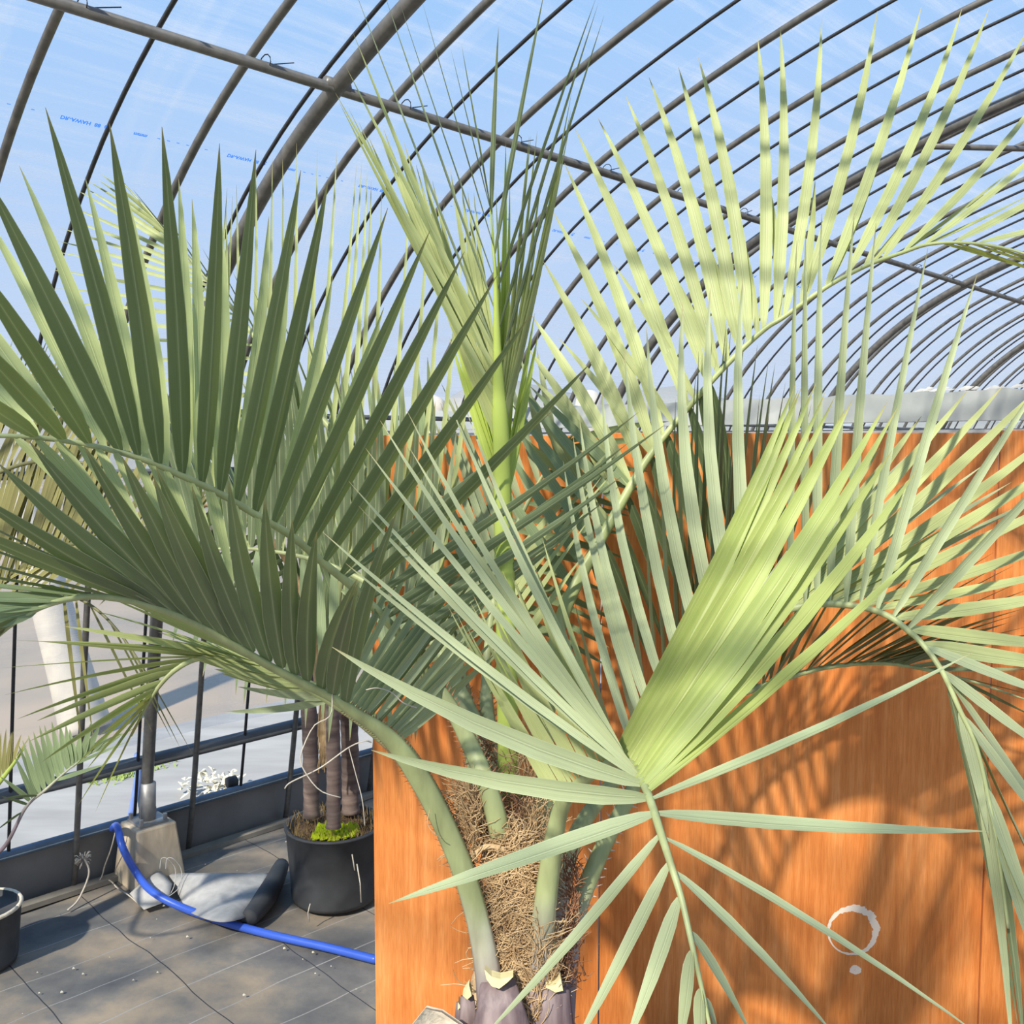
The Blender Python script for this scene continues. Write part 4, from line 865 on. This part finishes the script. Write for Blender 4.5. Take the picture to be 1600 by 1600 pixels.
# small dark green palm low at the left
RS = frond(l2, [(-70, 1190, 3.25), (-90, 1250, 3.1), (-60, 1340, 3.0), (0, 1330, 2.95), (40, 1262, 2.92), (70, 1235, 2.9), (110, 1200, 2.9), (160, 1165, 2.9), (215, 1135, 2.9)], [(0, .012, .008), (.4, .006, .005), (1, .001, .001)], 'petiole', n=70)
leaves(KL, RS, [(50, 1255, 0, 1215), (55, 1250, 28, 1172), (62, 1243, 33, 1155), (70, 1236, 42, 1148), (80, 1228, 56, 1140), (88, 1220, 68, 1132), (98, 1212, 80, 1130), (107, 1203, 92, 1130), (116, 1196, 104, 1128), (122, 1190, 118, 1150), (128, 1186, 145, 1128), (136, 1180, 165, 1135), (145, 1173, 185, 1150), (155, 1167, 190, 1145)], n=18, w=.0105, dd=.0, m='green', jit=3)
leaves(KL, RS, [(45, 1260, 0, 1244), (35, 1270, -10, 1300), (90, 1220, 170, 1190), (120, 1194, 200, 1160), (60, 1245, 5, 1245)], w=.007, dd=-.05, m='green', jit=3)
RS2 = frond(l2, [(-70, 1190, 3.25), (-60, 1280, 3.1), (-10, 1232, 3.05), (20, 1195, 3.03), (40, 1165, 3.02)], [(0, .012, .008), (.5, .009, .006), (1, .002, .002)], 'spear', n=40)
leaves(KL, RS2, [(-5, 1225, -10, 1150), (5, 1212, 12, 1140), (15, 1200, 22, 1145), (25, 1185, 45, 1150)], n=7, w=.008, m='olive', jit=3)
emit(KL, l2)

# ------------------------------------------------------------------ things on the floor
# blue hose
hz = .016
def onf(px, py, z=hz): return on_z(px, py, z)
pts = [T(2.05, 4.35, .0), T(1.86, 4.12, .22), T(1.68, 3.97, .30), on_u(183, 1292, 3.74), on_u(192, 1325, 3.64), on_z(212, 1362, .09), onf(238, 1393, .065), onf(285, 1418, .03), onf(355, 1442), onf(430, 1462), onf(510, 1480), onf(590, 1500), onf(660, 1512), onf(760, 1530)]
v, f = tube(catmull([T(1.56, 3.84, .22)]+pts[3:12], 80), .0145, 12); o = mesh('garden_hose', v, f, M['hose']); tag(o, 'bright blue hose running across the dark floor mat from the wall', 'hose')
pts = [on_u(203, 1286, 3.93), on_u(207, 1262, 4.05), on_u(212, 1230, 4.25), on_u(216, 1190, 4.5)]
v, f = tube(catmull([on_u(203, 1287, 3.97), on_z(207, 1264, .05), on_z(212, 1235, .01), on_z(216, 1205, .0), on_z(214, 1180, .0)], 30), .017, 10); o = mesh('garden_hose', v, f, M['hoseout']); tag(o, 'pale blue hose outside the side wall behind the thick post', 'hose')
# folded back grey ground fabric, with its rolled edge
NF, MF = 16, 14; V = []
corner = [(260, 1362, .02), (424, 1362, .04), (300, 1428, .03), (388, 1440, .05)]
for i in range(NF+1):
    u_ = i/NF
    for j in range(MF+1):
        v_ = j/MF
        a_ = Vector((260+164*u_, 1364)); b = Vector((293+(394-293)*u_, 1424+16*math.sin(u_*math.pi*.9)))
        p2 = a_.lerp(b, v_); z = .02+.05*math.sin(math.pi*u_)*(1-v_*.4)+.03*u_+.012*math.sin(v_*6+u_*5)
        V.append(on_z(p2.x, p2.y, max(.015, z)))
Fc = [(i*(MF+1)+j, i*(MF+1)+j+1, (i+1)*(MF+1)+j+1, (i+1)*(MF+1)+j) for i in range(NF) for j in range(MF)]
fa = mesh('ground_fabric_flap', V, Fc, M['feltgrey']); tag(fa, 'light grey fabric flap folded back on the floor left of the mossy pot', 'fabric')
md = fa.modifiers.new('s', 'SOLIDIFY'); md.thickness = .004
v, f = tube(catmull([on_z(440, 1352, .05), on_z(425, 1385, .05), on_z(408, 1412, .045), on_z(388, 1436, .04)], 18), [.030+.012*math.sin(i*.17) for i in range(19)], 14)
mesh('rolled_edge', v, f, M['potplastic'], fa)
# white face-mask-like cloth
q = [on_z(203, 1397, .022), on_z(247, 1356, .05), on_z(269, 1382, .055), on_z(262, 1408, .022), on_z(225, 1422, .012)]
c0 = sum(q, Vector())/5
V = q+[p.lerp(c0, .45)+Vector((0, -.008, .016)) for p in q]+[c0+Vector((0, -.012, .020))]
mk = mesh('white_mask', V, [(i, (i+1) % 5, 5+(i+1) % 5, 5+i) for i in range(5)]+[(5+i, 5+(i+1) % 5, 10) for i in range(5)], M['whitecloth']); tag(mk, 'white folded cloth mask lying on the floor under the blue hose', 'mask')
md = mk.modifiers.new('s', 'SOLIDIFY'); md.thickness = .003
for dx in (0, 9):
    v, f = tube(catmull([on_z(250+dx, 1358, .11), on_z(252+dx, 1342, .15), on_z(262+dx, 1342, .15), on_z(274+dx, 1358, .10), on_z(272+dx, 1385, .05), on_z(262, 1402, .03)], 20), .0016, 6); mesh('ear_loop', v, f, M['whitecloth'], mk)
# twine
pts = [T(1.36, 3.80, .26), on_z(165, 1330, .16), on_z(176, 1300, .24), on_z(170, 1345, .1), on_z(160, 1372, .02)]
v, f = tube(catmull([on_z(181, 1297, .24), on_z(174, 1325, .16), on_z(164, 1352, .07), on_z(155, 1376, .012), on_z(130, 1382, .012), on_z(118, 1384, .012)], 24), .0028, 6)
o = mesh('twine', v, f, M['string']); tag(o, 'pale twine hanging from the low rail to the floor beside the footing', 'twine')
v, f = tube(catmull([on_z(155, 1372, .012), on_z(172, 1376, .012), on_z(184, 1388, .012), on_z(200, 1398, .012), on_z(212, 1408, .012), on_z(226, 1421, .012)], 24), .003, 6)
o = mesh('twine', v, f, M['string']); tag(o, 'short piece of twine lying on the mat between footing and white mask', 'twine')
v, f = tube(catmull([T(1.42, 3.78, .16), T(1.43, 3.76, .10), T(1.38, 3.74, .02), T(1.33, 3.72, .0)], 16), [.004]*17, 6)
o = mesh('twine', v, f, M['string']); tag(o, 'frayed twine knotted round the thin post left of the footing', 'twine')
prt = []
for i in range(40):
    a_ = random.uniform(0, 6.28); c = T(1.42, 3.79, .15); d_ = Vector((math.cos(a_)*.02, math.sin(a_)*.02, random.uniform(-.02, .02))); prt.append(tube([c+d_*.5, c+d_*1.2+Vector((0, 0, .006)), c+d_*1.5], .0018, 4))
v, f = merge(prt); k2 = mesh('knot', v, f, M['string'], o); k2['kind'] = 'stuff'
# debris specks on the mat
prt = []
for i in range(160):
    c = T(random.uniform(.2, 4.2), random.uniform(2.2, 3.75), .006)
    s_ = random.uniform(.002, .006); prt.append(([c+Vector((s_, 0, 0)), c+Vector((-s_, s_*.6, 0)), c+Vector((-s_*.4, -s_, 0)), c+Vector((0, 0, s_))], [(0, 1, 3), (1, 2, 3), (2, 0, 3)]))
v, f = merge(prt); o = mesh('floor_debris', v, f, M['straw'], smooth=False); tag(o, 'pale crumbs of debris scattered on the floor mat', 'debris', kind='stuff')
# black tie on low rail, husk outside, weeds outside
c = on_u(362, 1222, 3.93)
v, f = tube([c-AX*.02, c+AX*.02], .027, 12); o = mesh('rail_tie', v, f, M['strap'], wl)
prt = []; cc = on_z(334, 1236, 0.0)
for i in range(90):
    c = cc+Vector((random.gauss(0, .075), random.gauss(0, .04), random.uniform(0, .09))); a_ = random.uniform(0, 6.28); l_ = random.uniform(.02, .05)
    d_ = Vector((math.cos(a_)*l_, math.sin(a_)*l_, random.uniform(-.01, .03))); s_ = Vector((-d_.y, d_.x, .01)).normalized()*.012
    prt.append(([c-s_, c+s_, c+d_+s_*.4, c+d_-s_*.4, c+d_*.5+Vector((0, 0, .008))], [(0, 1, 4), (1, 2, 4), (2, 3, 4), (3, 0, 4)]))
v, f = merge(prt); o = mesh('husk_heap', v, f, M['straw'], smooth=False); tag(o, 'crumpled heap of pale dry husks on the ground outside the low rail', 'husks', kind='stuff')
prt = []; cc = on_z(190, 1212, -.02)
for i in range(200):
    c = cc+AX*random.gauss(0, .10)+NX*random.gauss(0, .04); h_ = random.uniform(.02, .06); d_ = Vector((random.uniform(-.03, .03), random.uniform(-.03, .03), h_)); s_ = Vector((.006, 0, 0)); prt.append(([c-s_, c+s_, c+d_], [(0, 1, 2)]))
v, f = merge(prt); o = mesh('weed_patch', v, f, M['weed'], smooth=False); tag(o, 'low green weeds outside the wall behind the thick post', 'weeds', kind='stuff')
# whitewashed leaning post outside (seen through the side film)
q0 = on_z(128, 1172, 0); 
q0 = P(140, 1165, 6.6); q0.z = -.05; q1 = P(70, 905, 6.9)
q0 = on_z(135, 1140, -.05); q1 = P(68, 900, (q0-CAMP).dot(VF))
v, f = tube(catmull([q0, q0.lerp(q1, .5), q1+(q1-q0)*.6], 14), [(.16-.004*i) for i in range(15)], 16); o = mesh('whitewashed_trunk', v, f, M['whitepost']); tag(o, 'white painted leaning trunk outside, blurred by the side film at the left', 'trunk')
# white domed posts beyond
for px, py, lab in ((676, 617, 'white dome-topped post beyond the film, left of the central spear'), (921, 609, 'white dome-topped post beyond the film, right of the central spear')):
    d_ = 16.0; tp = P(px, py, d_); r_ = 22/FPX*d_
    c = Vector((tp.x, tp.y, -.06)); hh = tp.z+.06
    prof = [(r_*.9, 0), (r_*.9, .1), (r_, .12), (r_, hh-r_)]+[(r_*math.cos(t), hh-r_+r_*math.sin(t)) for t in (.3, .6, .9, 1.2, 1.45)]
    v, f = lathe(c, prof, 24); o = mesh('domed_post', v, f, M['whitepost']); tag(o, lab, 'post')
